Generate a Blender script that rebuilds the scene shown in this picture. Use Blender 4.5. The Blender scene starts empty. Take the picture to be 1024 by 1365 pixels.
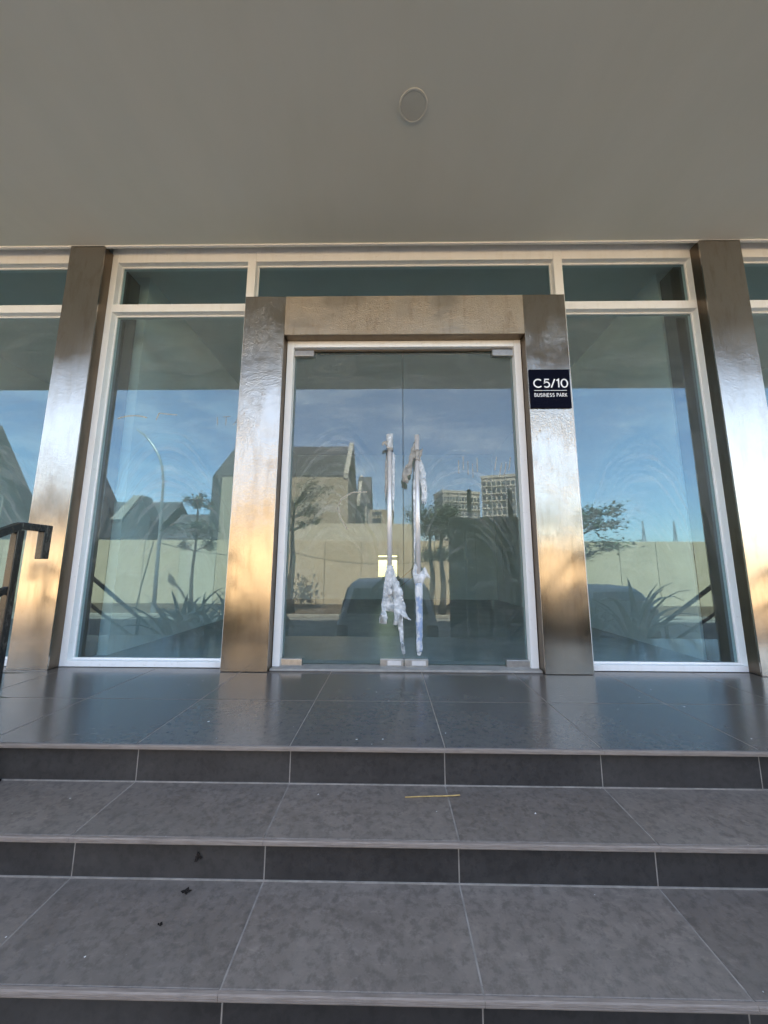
import bpy, bmesh, math, random
from mathutils import Vector, Matrix, noise
R = math.radians
sc = bpy.context.scene
COL = sc.collection
random.seed(7)

# ------------------------------------------------------------------ camera, sky, sun, exposure
cam_d = bpy.data.cameras.new('camera')
cam = bpy.data.objects.new('camera', cam_d)
COL.objects.link(cam)
sc.camera = cam
PITCH, YAW, ROLL = 0.1533, 0.0155, 0.0041
fwd = Vector((-math.sin(YAW) * math.cos(PITCH), math.cos(YAW) * math.cos(PITCH), math.sin(PITCH)))
rgt = Vector((math.cos(YAW), math.sin(YAW), 0))
upv = rgt.cross(fwd)
r2 = rgt * math.cos(ROLL) + upv * math.sin(ROLL)
u2 = upv * math.cos(ROLL) - rgt * math.sin(ROLL)
cam.matrix_world = Matrix(((r2.x, u2.x, -fwd.x, 0), (r2.y, u2.y, -fwd.y, -2.5147),
                           (r2.z, u2.z, -fwd.z, .6807), (0, 0, 0, 1)))
cam_d.sensor_fit = 'VERTICAL'
cam_d.sensor_height = 36.0
cam_d.lens = 36.0 * 484.94 / 1365
cam_d.clip_start = .005
cam_d.clip_end = 4000

SUN_EL, SUN_AZ = R(58), R(7)          # the sun stands behind the shop, azimuth from +Y towards +X
world = bpy.data.worlds.new('World')
sc.world = world
world.use_nodes = True
wn = world.node_tree
wn.nodes.clear()
w_out = wn.nodes.new('ShaderNodeOutputWorld')
w_bg = wn.nodes.new('ShaderNodeBackground')
w_sky = wn.nodes.new('ShaderNodeTexSky')
w_sky.sky_type = 'NISHITA'
w_sky.sun_disc = False
w_sky.sun_elevation = SUN_EL
w_sky.sun_rotation = SUN_AZ
w_sky.air_density = 1.0
w_sky.dust_density = 1.0
w_bg.inputs['Strength'].default_value = .10
# thin streaky cloud over the whole sky
tc = wn.nodes.new('ShaderNodeTexCoord')
mp = wn.nodes.new('ShaderNodeMapping')
mp.inputs['Scale'].default_value = (1.6, 1.6, 5.5)
nz = wn.nodes.new('ShaderNodeTexNoise')
nz.inputs['Scale'].default_value = 2.6
nz.inputs['Detail'].default_value = 7
nz.inputs['Roughness'].default_value = .62
rp = wn.nodes.new('ShaderNodeValToRGB')
rp.color_ramp.elements[0].position = .50
rp.color_ramp.elements[0].color = (.06, .06, .06, 1)
rp.color_ramp.elements[1].position = .80
rp.color_ramp.elements[1].color = (.46, .46, .46, 1)
mx = wn.nodes.new('ShaderNodeMixRGB')
mx.inputs['Color2'].default_value = (8.8, 8.6, 8.2, 1)
L = wn.links.new
L(tc.outputs['Generated'], mp.inputs['Vector'])
L(mp.outputs['Vector'], nz.inputs['Vector'])
L(nz.outputs['Fac'], rp.inputs['Fac'])
L(rp.outputs['Color'], mx.inputs['Fac'])
L(w_sky.outputs['Color'], mx.inputs['Color1'])
L(mx.outputs['Color'], w_bg.inputs['Color'])
L(w_bg.outputs['Background'], w_out.inputs['Surface'])

sun_d = bpy.data.lights.new('sun', 'SUN')
sun_d.energy = 5.0
sun_d.angle = R(.53)
sun_d.color = (1.0, .90, .74)
sun = bpy.data.objects.new('sun', sun_d)
COL.objects.link(sun)
sdir = Vector((math.sin(SUN_AZ) * math.cos(SUN_EL), math.cos(SUN_AZ) * math.cos(SUN_EL), math.sin(SUN_EL)))
sun.rotation_euler = sdir.to_track_quat('Z', 'Y').to_euler()
sun.location = (0, 20, 30)

sc.view_settings.view_transform = 'Standard'
sc.view_settings.look = 'None'
sc.view_settings.exposure = 2.95
sc.view_settings.gamma = 1
sc.view_settings.use_curve_mapping = False
try:
    sc.cycles.max_bounces = 12
    sc.cycles.transparent_max_bounces = 16
    sc.cycles.diffuse_bounces = 5
    sc.cycles.glossy_bounces = 6
    sc.cycles.sample_clamp_indirect = 6
    sc.cycles.use_denoising = True
except Exception:
    pass

# ------------------------------------------------------------------ materials
class NT:
    def __init__(s, name):
        s.m = bpy.data.materials.new(name)
        s.m.use_nodes = True
        s.t = s.m.node_tree
        s.t.nodes.clear()
        s.out = s.n('OutputMaterial')
    def n(s, kind, **kw):
        nd = s.t.nodes.new('ShaderNode' + kind)
        for k, v in kw.items():
            if hasattr(nd, k) and k not in nd.inputs:
                setattr(nd, k, v)
            else:
                s.set(nd, k, v)
        return nd
    def set(s, nd, k, v):
        if isinstance(v, bpy.types.NodeSocket):
            s.t.links.new(v, nd.inputs[k])
        else:
            if isinstance(v, tuple) and len(v) == 3 and nd.inputs[k].type == 'RGBA':
                v = (*v, 1)
            nd.inputs[k].default_value = v
    def pos(s, scale=(1, 1, 1), loc=(0, 0, 0), rot=(0, 0, 0), world=True):
        if world:
            src = s.n('NewGeometry').outputs['Position']
        else:
            src = s.n('TexCoord').outputs['Object']
        m = s.n('Mapping')
        s.set(m, 'Vector', src)
        m.inputs['Scale'].default_value = scale
        m.inputs['Location'].default_value = loc
        m.inputs['Rotation'].default_value = rot
        return m.outputs['Vector']
    def noise(s, vec, scale, detail=4, rough=.55, dist=0):
        nd = s.n('TexNoise')
        s.set(nd, 'Vector', vec)
        nd.inputs['Scale'].default_value = scale
        nd.inputs['Detail'].default_value = detail
        nd.inputs['Roughness'].default_value = rough
        nd.inputs['Distortion'].default_value = dist
        return nd.outputs['Fac']
    def ramp(s, fac, a, b, lo=0., hi=1.):
        nd = s.n('MapRange')
        nd.inputs['From Min'].default_value = a
        nd.inputs['From Max'].default_value = b
        nd.inputs['To Min'].default_value = lo
        nd.inputs['To Max'].default_value = hi
        s.set(nd, 'Value', fac)
        return nd.outputs['Result']
    def mix(s, fac, c1, c2, mode='MIX'):
        nd = s.n('MixRGB')
        nd.blend_type = mode
        s.set(nd, 'Fac', fac); s.set(nd, 'Color1', c1); s.set(nd, 'Color2', c2)
        return nd.outputs['Color']
    def math(s, op, a, b=0., c=0.):
        nd = s.n('Math')
        nd.operation = op
        for i, v in enumerate((a, b, c)):
            if isinstance(v, bpy.types.NodeSocket): s.t.links.new(v, nd.inputs[i])
            else: nd.inputs[i].default_value = v
        return nd.outputs[0]
    def bump(s, h, strength=.3, dist=.01):
        nd = s.n('Bump')
        nd.inputs['Strength'].default_value = strength
        nd.inputs['Distance'].default_value = dist
        s.set(nd, 'Height', h)
        return nd.outputs['Normal']
    def bsdf(s, color, rough=.5, metal=0., normal=None, spec=.5, **kw):
        b = s.n('BsdfPrincipled')
        s.set(b, 'Base Color', color); s.set(b, 'Roughness', rough); s.set(b, 'Metallic', metal)
        b.inputs['Specular IOR Level'].default_value = spec
        if normal is not None: s.set(b, 'Normal', normal)
        for k, v in kw.items(): s.set(b, k, v)
        s.t.links.new(b.outputs[0], s.out.inputs['Surface'])
        return b

def m_noisy(name, c, var=.15, scale=3., rough=.7, bump=.1, bscale=60., spec=.3, metal=0., bdist=.003):
    t = NT(name)
    v = t.pos()
    f = t.noise(v, scale, 6, .6)
    f = t.ramp(f, .3, .7)
    c1 = tuple(x * (1 - var) for x in c); c2 = tuple(min(1, x * (1 + var)) for x in c)
    col = t.mix(f, c1, c2)
    nrm = t.bump(t.noise(v, bscale, 5, .6), bump, bdist)
    t.bsdf(col, rough, metal, nrm, spec)
    return t.m

M = {}
# painted soffit: roller streaks and faint patches
t = NT('soffit_paint')
v = t.pos()
p1 = t.ramp(t.noise(v, .9, 5, .6, .4), .35, .7)
p2 = t.ramp(t.noise(t.pos(scale=(1.2, .35, 1), rot=(0, 0, .5)), 2.2, 5, .6), .4, .75)
c = t.mix(p1, (.72, .715, .63), (.75, .755, .69))
c = t.mix(t.math('MULTIPLY', p2, .55), c, (.81, .79, .71))
t.bsdf(c, .62, 0, t.bump(t.noise(v, 260, 3, .5), .10, .002), .35)
M['soffit'] = t.m

M['ceiling_cover'] = m_noisy('ceiling_cover', (.60, .595, .53), .05, 8, .45, .05, 300, .4)
M['ceiling_ring'] = m_noisy('ceiling_ring', (.69, .68, .61), .05, 8, .4, .04, 300, .5)

# white powder coated aluminium
t = NT('white_aluminium')
v = t.pos()
d = t.ramp(t.noise(t.pos(scale=(6, 6, 1.2)), 3, 7, .65), .5, .8)
low = t.ramp(t.noise(v, 40, 4, .6), .62, .75)
c = t.mix(t.math('MULTIPLY', d, .35), (.90, .895, .875), (.72, .68, .61))
c = t.mix(t.math('MULTIPLY', low, .25), c, (.42, .37, .30))
t.bsdf(c, .42, 0, t.bump(t.noise(v, 180, 3, .5), .05, .001), .5)
M['white'] = t.m

# stainless steel cladding, brushed, dented and stained
def steel(name, base, hammer, rough, stain):
    t = NT(name)
    v = t.pos()
    brush = t.noise(t.pos(scale=(90, 90, 1.1)), 6, 5, .6)
    big = t.noise(v, 2.0, 5, .6, .6)
    zfade = t.n('SeparateXYZ')
    t.set(zfade, 'Vector', v)
    pits = t.n('TexVoronoi')
    pits.inputs['Scale'].default_value = 88
    t.set(pits, 'Vector', t.mix(.10, v, t.n('TexNoise', Scale=20.).outputs['Color'], 'ADD'))
    orange = t.noise(v, 165, 3, .55)
    st = t.ramp(t.noise(t.pos(scale=(5, 5, 1.0)), 2.6, 8, .7, .3), .50, .78)
    spot = t.ramp(t.noise(t.pos(scale=(1, 1, .55)), 95, 4, .65), .60, .70)
    c = t.mix(t.math('MULTIPLY', st, stain), base, (base[0] * .62, base[1] * .55, base[2] * .47))
    c = t.mix(t.math('MULTIPLY', spot, .42), c, (.16, .125, .09))
    rg = t.math('ADD', t.ramp(big, .3, .7, rough - .05, rough + .07), t.ramp(brush, .3, .7, -.03, .03))
    mask = t.math('MULTIPLY', t.ramp(t.noise(v, 1.5, 4, .6), .38, .58), t.ramp(zfade.outputs['Z'], .75, 1.25))
    h = t.math('MULTIPLY', t.math('ADD', t.math('MULTIPLY', pits.outputs['Distance'], .9), orange), mask)
    n1 = t.bump(h, hammer, .0035)
    b2 = t.n('Bump')
    b2.inputs['Strength'].default_value = .05
    b2.inputs['Distance'].default_value = .02
    t.set(b2, 'Height', t.noise(t.pos(scale=(1, 1, .35)), 4.5, 3, .5))
    t.set(b2, 'Normal', n1)
    tg = t.n('Tangent')
    tg.direction_type = 'RADIAL'
    tg.axis = 'Z'
    t.bsdf(c, rg, 1.0, b2.outputs['Normal'], .5, Anisotropic=.0, Tangent=tg.outputs[0])
    return t.m
M['steel_column'] = steel('steel_column', (.46, .415, .36), .20, .165, .85)
M['steel_portal'] = steel('steel_portal', (.46, .41, .345), .55, .165, .8)
M['steel_lintel'] = steel('steel_lintel', (.46, .39, .305), .9, .44, .8)
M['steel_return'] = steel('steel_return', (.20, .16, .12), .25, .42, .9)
M['steel_bright'] = m_noisy('steel_bright', (.74, .72, .70), .06, 30, .34, .05, 120, .5, .35)
M['steel_fitting'] = m_noisy('steel_fitting', (.56, .54, .51), .12, 40, .34, .10, 150, .5, 1.0)
M['sill_stone'] = m_noisy('sill_stone', (.33, .31, .28), .2, 14, .55, .15, 120, .35)

# porcelain tile
def tile(name, base, rough, gloss_var, fleck=True, con=.8, spec=.5):
    t = NT(name)
    v = t.pos()
    oi = t.n('ObjectInfo')
    f1 = t.noise(v, 9., 9, .74, .6)
    f2 = t.noise(v, 38, 6, .7)
    f3 = t.noise(t.pos(scale=(1, 2.4, 1), rot=(0, 0, .4)), 20, 7, .74, .8)
    c = t.mix(t.ramp(f1, .32, .70), tuple(x * (1 - .26 * con) for x in base), tuple(x * (1 + .16 * con) for x in base))
    c = t.mix(t.math('MULTIPLY', t.ramp(f3, .52, .74), .55 * con), c, tuple(x * 1.7 for x in base))
    c = t.mix(t.math('MULTIPLY', t.ramp(f2, .38, .52, 1, 0), .62), c, tuple(x * .5 for x in base))
    vary = t.ramp(oi.outputs['Random'], 0, 1, .90, 1.12)
    hsv = t.n('HueSaturation')
    t.set(hsv, 'Color', c); t.set(hsv, 'Value', vary)
    c = hsv.outputs['Color']
    dust = t.ramp(t.noise(v, 1.4, 5, .6), .45, .75, 0, .22)
    c = t.mix(dust, c, (.19, .175, .155))
    if fleck:
        fl = t.ramp(t.noise(t.pos(loc=(3.1, 7.7, 1.3)), 46, 2, .4), .790, .800)
        c = t.mix(fl, c, (.75, .74, .70))
    rg = t.math('ADD', t.ramp(f1, .3, .7, rough - gloss_var, rough + gloss_var), t.math('MULTIPLY', f2, .06))
    t.bsdf(c, rg, 0, t.bump(t.math('ADD', f2, t.math('MULTIPLY', f3, .6)), .05, .0008), spec)
    return t.m
M['tile'] = tile('porcelain_tile', (.205, .169, .137), .46, .06)
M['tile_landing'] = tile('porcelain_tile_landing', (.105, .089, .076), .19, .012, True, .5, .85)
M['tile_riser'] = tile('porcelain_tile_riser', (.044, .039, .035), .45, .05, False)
M['grout'] = m_noisy('grout', (.31, .275, .235), .25, 25, .9, .2, 150, .2)
M['concrete'] = m_noisy('concrete', (.22, .21, .20), .2, 2, .85, .2, 60)
t = NT('tile_nosing')
v = t.pos()
f = t.noise(t.pos(scale=(4, 60, 60)), 4, 5, .6)
c = t.mix(t.ramp(f, .3, .7), (.21, .165, .13), (.33, .27, .22))
c = t.mix(t.ramp(t.noise(v, 5, 6, .7), .55, .75, 0, .5), c, (.10, .085, .075))
t.bsdf(c, .6, 0, t.bump(f, .2, .002), .35)
M['nosing'] = t.m

# glass: tinted transmission + mirror reflection + wiped dust film
def glass(name, tint, f0, dust_amt, arcs, coat=(.54, .85, 1.)):
    t = NT(name)
    v = t.pos()
    lw = t.n('LayerWeight')
    f5 = t.math('POWER', lw.outputs['Facing'], 5)
    fres = t.math('ADD', f0, t.math('MULTIPLY', f5, 1 - f0))
    # dust film, wiped thin inside dome shaped areas where a cloth left curved streaks
    warp = t.n('TexNoise')
    warp.inputs['Scale'].default_value = 1.7
    warp.inputs['Detail'].default_value = 3
    t.set(warp, 'Vector', v)
    wv = t.mix(.21, v, warp.outputs['Color'], 'ADD')
    sep = t.n('SeparateXYZ')
    t.set(sep, 'Vector', wv)
    wiped, streak = None, None
    for (cx, cz, rx, rz) in arcs:
        dx = t.math('DIVIDE', t.math('SUBTRACT', sep.outputs['X'], cx + .105), rx)
        dz = t.math('DIVIDE', t.math('SUBTRACT', sep.outputs['Z'], cz + .105), rz)
        rr = t.math('SQRT', t.math('ADD', t.math('MULTIPLY', dx, dx), t.math('MULTIPLY', dz, dz)))
        ang = t.math('ARCTAN2', dz, dx)
        cmb = t.n('CombineXYZ')
        t.set(cmb, 'X', t.math('MULTIPLY', rr, 34.)); t.set(cmb, 'Y', t.math('MULTIPLY', ang, .9)); cmb.inputs['Z'].default_value = cx * 7
        band = t.ramp(t.noise(cmb.outputs[0], 1.0, 6, .66, .1), .47, .74)
        inside = t.ramp(rr, .92, 1.0, 1, 0)
        inside.node.interpolation_type = 'SMOOTHSTEP'
        b_ = t.math('MULTIPLY', t.math('MULTIPLY', band, inside), t.ramp(sep.outputs['Z'], .7, 1.3, .25, 1.))
        wiped = inside if wiped is None else t.math('MAXIMUM', wiped, inside)
        streak = b_ if streak is None else t.math('MAXIMUM', streak, b_)
    cloudy = t.ramp(t.noise(t.pos(scale=(1, 1, 2.2)), 2.4, 7, .65, .5), .30, .75, .35, 1.)
    speck = t.ramp(t.noise(v, 150, 2, .5), .74, .80)
    smear = t.ramp(t.noise(t.pos(scale=(1, 1, 5.), rot=(0, .25, 0)), 4.5, 6, .7, .6), .50, .78)
    base = t.math('MULTIPLY', cloudy, .62)
    if wiped is not None:
        keep = t.math('SUBTRACT', 1., t.math('MULTIPLY', wiped, .72))
        base = t.math('ADD', t.math('MULTIPLY', base, keep), t.math('MULTIPLY', streak, 1.1))
    dust = t.math('ADD', t.math('ADD', base, t.math('MULTIPLY', smear, .35)), t.math('MULTIPLY', speck, .7))
    dust = t.math('MULTIPLY', dust, dust_amt)
    dust.node.use_clamp = True
    tr = t.n('BsdfTransparent')
    t.set(tr, 'Color', tint)
    gl = t.n('BsdfGlossy')
    gl.inputs['Roughness'].default_value = .0
    t.set(gl, 'Color', coat)
    wob = t.bump(t.noise(v, 1.3, 2, .5), .012, .02)
    t.set(gl, 'Normal', wob)
    m1 = t.n('MixShader')
    t.set(m1, 0, fres); t.set(m1, 1, tr.outputs[0]); t.set(m1, 2, gl.outputs[0])
    df = t.n('BsdfDiffuse')
    t.set(df, 'Color', (.62, .64, .62))
    m2 = t.n('MixShader')
    t.set(m2, 0, dust); t.set(m2, 1, m1.outputs[0]); t.set(m2, 2, df.outputs[0])
    t.t.links.new(m2.outputs[0], t.out.inputs['Surface'])
    return t.m
TINT = (.70, .83, .855)
M['glass_left'] = glass('glass_left', TINT, .125, .25, [(-1.70, .2, .60, 1.62), (-1.5, .1, .5, 1.25)])
M['glass_right'] = glass('glass_right', TINT, .135, .25, [(1.87, .2, .56, 1.60), (1.7, .1, .5, 1.2)])
M['glass_door'] = glass('glass_door', TINT, .095, .24, [(-.42, .1, .60, 1.74), (.56, .1, .60, 1.60)], (.80, .93, 1.))
M['glass_side'] = glass('glass_side', TINT, .125, .25, [(-3.1, .2, .70, 1.6), (3.3, .2, .7, 1.6)])
M['glass_transom'] = glass('glass_transom', TINT, .06, .08, [])
t = NT('glass_back')
tr = t.n('BsdfTransparent'); t.set(tr, 'Color', (.90, .96, .94))
t.t.links.new(tr.outputs[0], t.out.inputs['Surface'])
M['glass_back'] = t.m
t = NT('warm_light_pane')  # yellow of the daylight outside is put into this tint
tr = t.n('BsdfTransparent'); t.set(tr, 'Color', (.86, .80, .60))
t.t.links.new(tr.outputs[0], t.out.inputs['Surface'])
M['warm_light_pane'] = t.m
M['glass_edge'] = m_noisy('glass_edge', (.05, .16, .13), .1, 20, .2, .02, 50, .6)

M['sign_navy'] = m_noisy('sign_navy', (.0012, .002, .010), .15, 8, .55, .02, 90, .06)
M['sign_white'] = m_noisy('sign_white', (.86, .86, .86), .03, 8, .4, .02, 90, .4)
t = NT('black_steel')
v = t.pos()
worn = t.ramp(t.noise(t.pos(scale=(3, 3, 1)), 7, 7, .7), .52, .72)
c = t.mix(worn, (.018, .019, .019), (.085, .075, .062))
t.bsdf(c, t.ramp(worn, 0, 1, .20, .38), 0, t.bump(t.noise(v, 90, 4, .6), .10, .002), .6)
M['black_steel'] = t.m
M['interior_wall'] = m_noisy('interior_wall', (.80, .80, .78), .06, 2, .8, .08, 90)
M['interior_ceiling'] = m_noisy('interior_ceiling', (.70, .70, .68), .06, 2, .8, .05, 90)
M['interior_floor'] = m_noisy('interior_floor', (.30, .30, .29), .2, 3, .34, .03, 90, .3)
M['facade'] = m_noisy('facade_render', (.44, .42, .38), .1, 2, .85, .2, 90)
M['asphalt'] = m_noisy('road_paving', (.17, .157, .14), .25, 3, .9, .35, 160, .2)
M['kerb'] = m_noisy('kerb_concrete', (.30, .27, .23), .15, 4, .85, .2, 60)
M['earth'] = m_noisy('earth', (.10, .072, .046), .4, 3, .95, .5, 30, .1, 0, .03)
M['wall_cream'] = m_noisy('wall_cream', (.49, .39, .265), .10, 1.2, .85, .05, 60)
M['wall_pale'] = m_noisy('wall_pale', (.50, .43, .32), .10, 1.2, .85, .05, 60)
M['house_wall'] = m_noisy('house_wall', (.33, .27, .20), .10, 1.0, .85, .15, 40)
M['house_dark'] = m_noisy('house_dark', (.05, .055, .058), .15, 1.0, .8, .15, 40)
M['house_trim'] = m_noisy('house_trim', (.33, .30, .255), .08, 1.0, .8, .1, 40)
M['roof_tile'] = m_noisy('roof_tile', (.058, .056, .058), .2, 4, .7, .3, 20)
M['tower_wall'] = m_noisy('tower_wall', (.40, .37, .32), .08, .2, .85, .1, 10)
M['tower_pilaster'] = m_noisy('tower_panel', (.28, .27, .26), .08, .2, .85, .1, 10)  # darker, greyer tone than the tower wall, for the pilasters
M['window_dark'] = m_noisy('window_dark', (.05, .06, .07), .2, 1, .12, .0, 10, .6)
M['bark'] = m_noisy('bark', (.085, .068, .052), .3, 10, .9, .6, 40, .2, 0, .02)
t = NT('leaf')
oi = t.n('NewGeometry')
c = t.mix(oi.outputs['Random Per Island'], (.030, .062, .022), (.085, .125, .040))
bs = t.bsdf(c, .5, 0, None, .35)
bs.inputs['Transmission Weight'].default_value = 0
M['leaf'] = t.m
t = NT('strap_leaf')
oi = t.n('NewGeometry')
c = t.mix(oi.outputs['Random Per Island'], (.022, .055, .022), (.055, .10, .035))
t.bsdf(c, .38, 0, None, .45)
M['strap_leaf'] = t.m
M['soil'] = m_noisy('soil', (.06, .045, .032), .4, 8, .95, .5, 50, .1, 0, .02)
M['galvanised'] = m_noisy('galvanised', (.34, .35, .36), .1, 6, .45, .05, 60, .5, .6)
M['car_grey'] = m_noisy('car_paint_grey', (.55, .56, .57), .05, 5, .3, .0, 50, .5, .0)
M['car_silver'] = m_noisy('car_paint_silver', (.24, .25, .26), .05, 5, .3, .0, 50, .5, .0)
M['car_glass'] = m_noisy('car_glass', (.010, .012, .013), .05, 5, .05, .0, 50, .6)
M['rubber'] = m_noisy('rubber', (.018, .018, .018), .1, 10, .8, .1, 80)
M['tail_red'] = m_noisy('tail_red', (.22, .015, .012), .1, 10, .2, .0, 80)
M['plate'] = m_noisy('plate', (.03, .03, .03), .1, 10, .4, .0, 80)
M['hoard'] = m_noisy('hoarding_black', (.016, .018, .018), .3, 3, .5, .1, 40, .3)
M['cloth_dark'] = m_noisy('cloth_dark', (.020, .020, .023), .2, 20, .9, .3, 300, .2)
M['cloth_jean'] = m_noisy('cloth_trouser', (.022, .027, .040), .2, 20, .9, .3, 300, .2)
M['skin'] = m_noisy('skin', (.34, .20, .13), .05, 20, .5, .05, 300, .4)
M['hair'] = m_noisy('hair', (.012, .010, .009), .2, 40, .5, .4, 200, .4)
M['phone'] = m_noisy('phone_black', (.012, .012, .013), .1, 10, .2, .0, 80)
M['straw'] = m_noisy('straw', (.50, .34, .13), .25, 60, .7, .2, 200)
M['dead_leaf'] = m_noisy('dead_leaf', (.018, .013, .010), .3, 60, .8, .3, 200)
t = NT('tape_mark')
b = t.n('BsdfDiffuse'); t.set(b, 'Color', (.62, .58, .48))
tr = t.n('BsdfTransparent'); ms = t.n('MixShader')
t.set(ms, 0, t.ramp(t.noise(t.pos(), 60, 5, .7), .35, .7, .22, .75)); t.set(ms, 1, tr.outputs[0]); t.set(ms, 2, b.outputs[0])
t.t.links.new(ms.outputs[0], t.out.inputs['Surface'])
M['tape_mark'] = t.m
# torn protective film
t = NT('plastic_film')
v = t.pos()
f = t.noise(v, 26, 6, .65, .5)
c = t.mix(t.ramp(f, .35, .7), (.62, .66, .68), (.86, .87, .87))
c = t.mix(t.ramp(t.noise(v, 11, 5, .7), .60, .72, 0, .25), c, (.42, .37, .29))
b = t.n('BsdfPrincipled')
t.set(b, 'Base Color', c); b.inputs['Roughness'].default_value = .34
t.set(b, 'Normal', t.bump(f, .28, .01))
tr = t.n('BsdfTransparent')
ms = t.n('MixShader')
t.set(ms, 0, t.ramp(f, .3, .7, .32, .90)); t.set(ms, 1, tr.outputs[0]); t.set(ms, 2, b.outputs[0])
t.t.links.new(ms.outputs[0], t.out.inputs['Surface'])
M['film'] = t.m
t = NT('printed_film')
v = t.pos()
f = t.noise(v, 30, 5, .6, .5)
blue = t.ramp(t.noise(t.pos(scale=(1, 1, .7)), 16, 4, .6), .50, .58)
c = t.mix(t.ramp(f, .35, .7), (.52, .56, .60), (.78, .80, .82))
c = t.mix(t.math('MULTIPLY', blue, .7), c, (.14, .26, .50))
t.bsdf(c, .36, 0, t.bump(f, .5, .008), .5)
M['film_print'] = t.m
M['film_dirty'] = m_noisy('film_dirty', (.30, .285, .25), .45, 35, .45, .4, 60, .5, 0, .01)

# ------------------------------------------------------------------ mesh helpers
class MB:
    def __init__(s): s.v, s.f = [], []
    def add(s, vs, fs):
        o = len(s.v)
        s.v += [tuple(p) for p in vs]
        s.f += [tuple(i + o for i in f) for f in fs]
        return s
    def box(s, x0, x1, y0, y1, z0, z1):
        return s.add([(x0, y0, z0), (x1, y0, z0), (x1, y1, z0), (x0, y1, z0), (x0, y0, z1), (x1, y0, z1), (x1, y1, z1), (x0, y1, z1)],
                     [(0, 3, 2, 1), (4, 5, 6, 7), (0, 1, 5, 4), (1, 2, 6, 5), (2, 3, 7, 6), (3, 0, 4, 7)])
    def prism(s, poly, y0, y1):                      # polygon in (x,z), extruded along y
        n = len(poly)
        vs = [(x, y0, z) for x, z in poly] + [(x, y1, z) for x, z in poly]
        fs = [tuple(range(n)), tuple(range(2 * n - 1, n - 1, -1))]
        fs += [(i, i + n, (i + 1) % n + n, (i + 1) % n) for i in range(n)]
        return s.add(vs, fs)
    def prismx(s, poly, x0, x1):                     # polygon in (y,z), extruded along x
        n = len(poly)
        vs = [(x0, y, z) for y, z in poly] + [(x1, y, z) for y, z in poly]
        fs = [tuple(range(n)), tuple(range(2 * n - 1, n - 1, -1))]
        fs += [(i, i + n, (i + 1) % n + n, (i + 1) % n) for i in range(n)]
        return s.add(vs, fs)
    def tube(s, pts, rad, n=8, cap=True):
        pts = [Vector(p) for p in pts]
        rads = rad if isinstance(rad, (list, tuple)) else [rad] * len(pts)
        rings = []
        ref = Vector((0.31, .22, .93))
        for i, p in enumerate(pts):
            a = pts[max(i - 1, 0)]; b = pts[min(i + 1, len(pts) - 1)]
            d = (b - a).normalized()
            u = d.cross(ref)
            if u.length < .05: u = d.cross(Vector((1, 0, 0)))
            u.normalize(); w = d.cross(u)
            rings.append([p + (u * math.cos(2 * math.pi * k / n) + w * math.sin(2 * math.pi * k / n)) * rads[i] for k in range(n)])
        vs = [q for r in rings for q in r]
        fs = []
        for i in range(len(pts) - 1):
            for k in range(n):
                fs.append((i * n + k, i * n + (k + 1) % n, (i + 1) * n + (k + 1) % n, (i + 1) * n + k))
        if cap:
            fs.append(tuple(range(n - 1, -1, -1))); fs.append(tuple(range((len(pts) - 1) * n, len(pts) * n)))
        return s.add(vs, fs)
    def bar(s, a, b, w, h, up=Vector((0, 0, 1))):    # square tube from a to b
        a, b = Vector(a), Vector(b)
        d = (b - a).normalized()
        sd = d.cross(up)
        if sd.length < 1e-3: sd = Vector((1, 0, 0))
        sd.normalize(); u = sd.cross(d)
        vs = [p + sd * i * w / 2 + u * j * h / 2 for p in (a, b) for i, j in ((-1, -1), (1, -1), (1, 1), (-1, 1))]
        return s.add(vs, [(0, 1, 2, 3), (7, 6, 5, 4), (0, 4, 5, 1), (1, 5, 6, 2), (2, 6, 7, 3), (3, 7, 4, 0)])
    def mesh(s, name, mat, bevel=0., smooth=False, seg=2):
        me = bpy.data.meshes.new(name)
        me.from_pydata(s.v, [], s.f)
        bm = bmesh.new(); bm.from_mesh(me)
        bmesh.ops.recalc_face_normals(bm, faces=bm.faces)
        if bevel:
            es = [e for e in bm.edges if len(e.link_faces) == 2 and e.calc_face_angle(0) > .5]
            bmesh.ops.bevel(bm, geom=es, offset=bevel, segments=seg, profile=.5, affect='EDGES', clamp_overlap=True)
        if smooth:
            for f in bm.faces: f.smooth = True
        bm.to_mesh(me); bm.free()
        me.materials.append(mat)
        return me
    def build(s, name, mat, parent=None, bevel=0., smooth=False, loc=None, seg=2):
        o = bpy.data.objects.new(name, s.mesh(name, mat, bevel, smooth, seg))
        COL.objects.link(o)
        if loc: o.location = loc
        if parent: o.parent = parent
        return o

def obj(name, me, parent=None, loc=(0, 0, 0), rot=(0, 0, 0)):
    o = bpy.data.objects.new(name, me); COL.objects.link(o)
    o.location = loc; o.rotation_euler = rot
    if parent: o.parent = parent
    return o
def thing(name, label, cat, loc=(0, 0, 0), group=None, rz=0):
    o = bpy.data.objects.new(name, None); COL.objects.link(o)
    o.empty_display_size = .1
    o.location = loc; o.rotation_euler = (0, 0, rz)
    return tag(o, label, cat, group)
def tag(o, label, cat, group=None):
    o['label'] = label; o['category'] = cat
    if group: o['group'] = group
    return o
def struct(o): o['kind'] = 'structure'; return o
def box(*a): return MB().box(*a)

# ------------------------------------------------------------------ heights of the place
GZ = -1.32          # road level; the landing is z = 0, the column fronts stand on y = 0
SOF = 3.222         # soffit
GLY = .15           # front face of the shop glass
EDGE = -2.08        # outer edge of the overhang
Y1, Y2, Y3 = -.996, -1.265, -1.539
XJ, TW = .2150, .60

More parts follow.
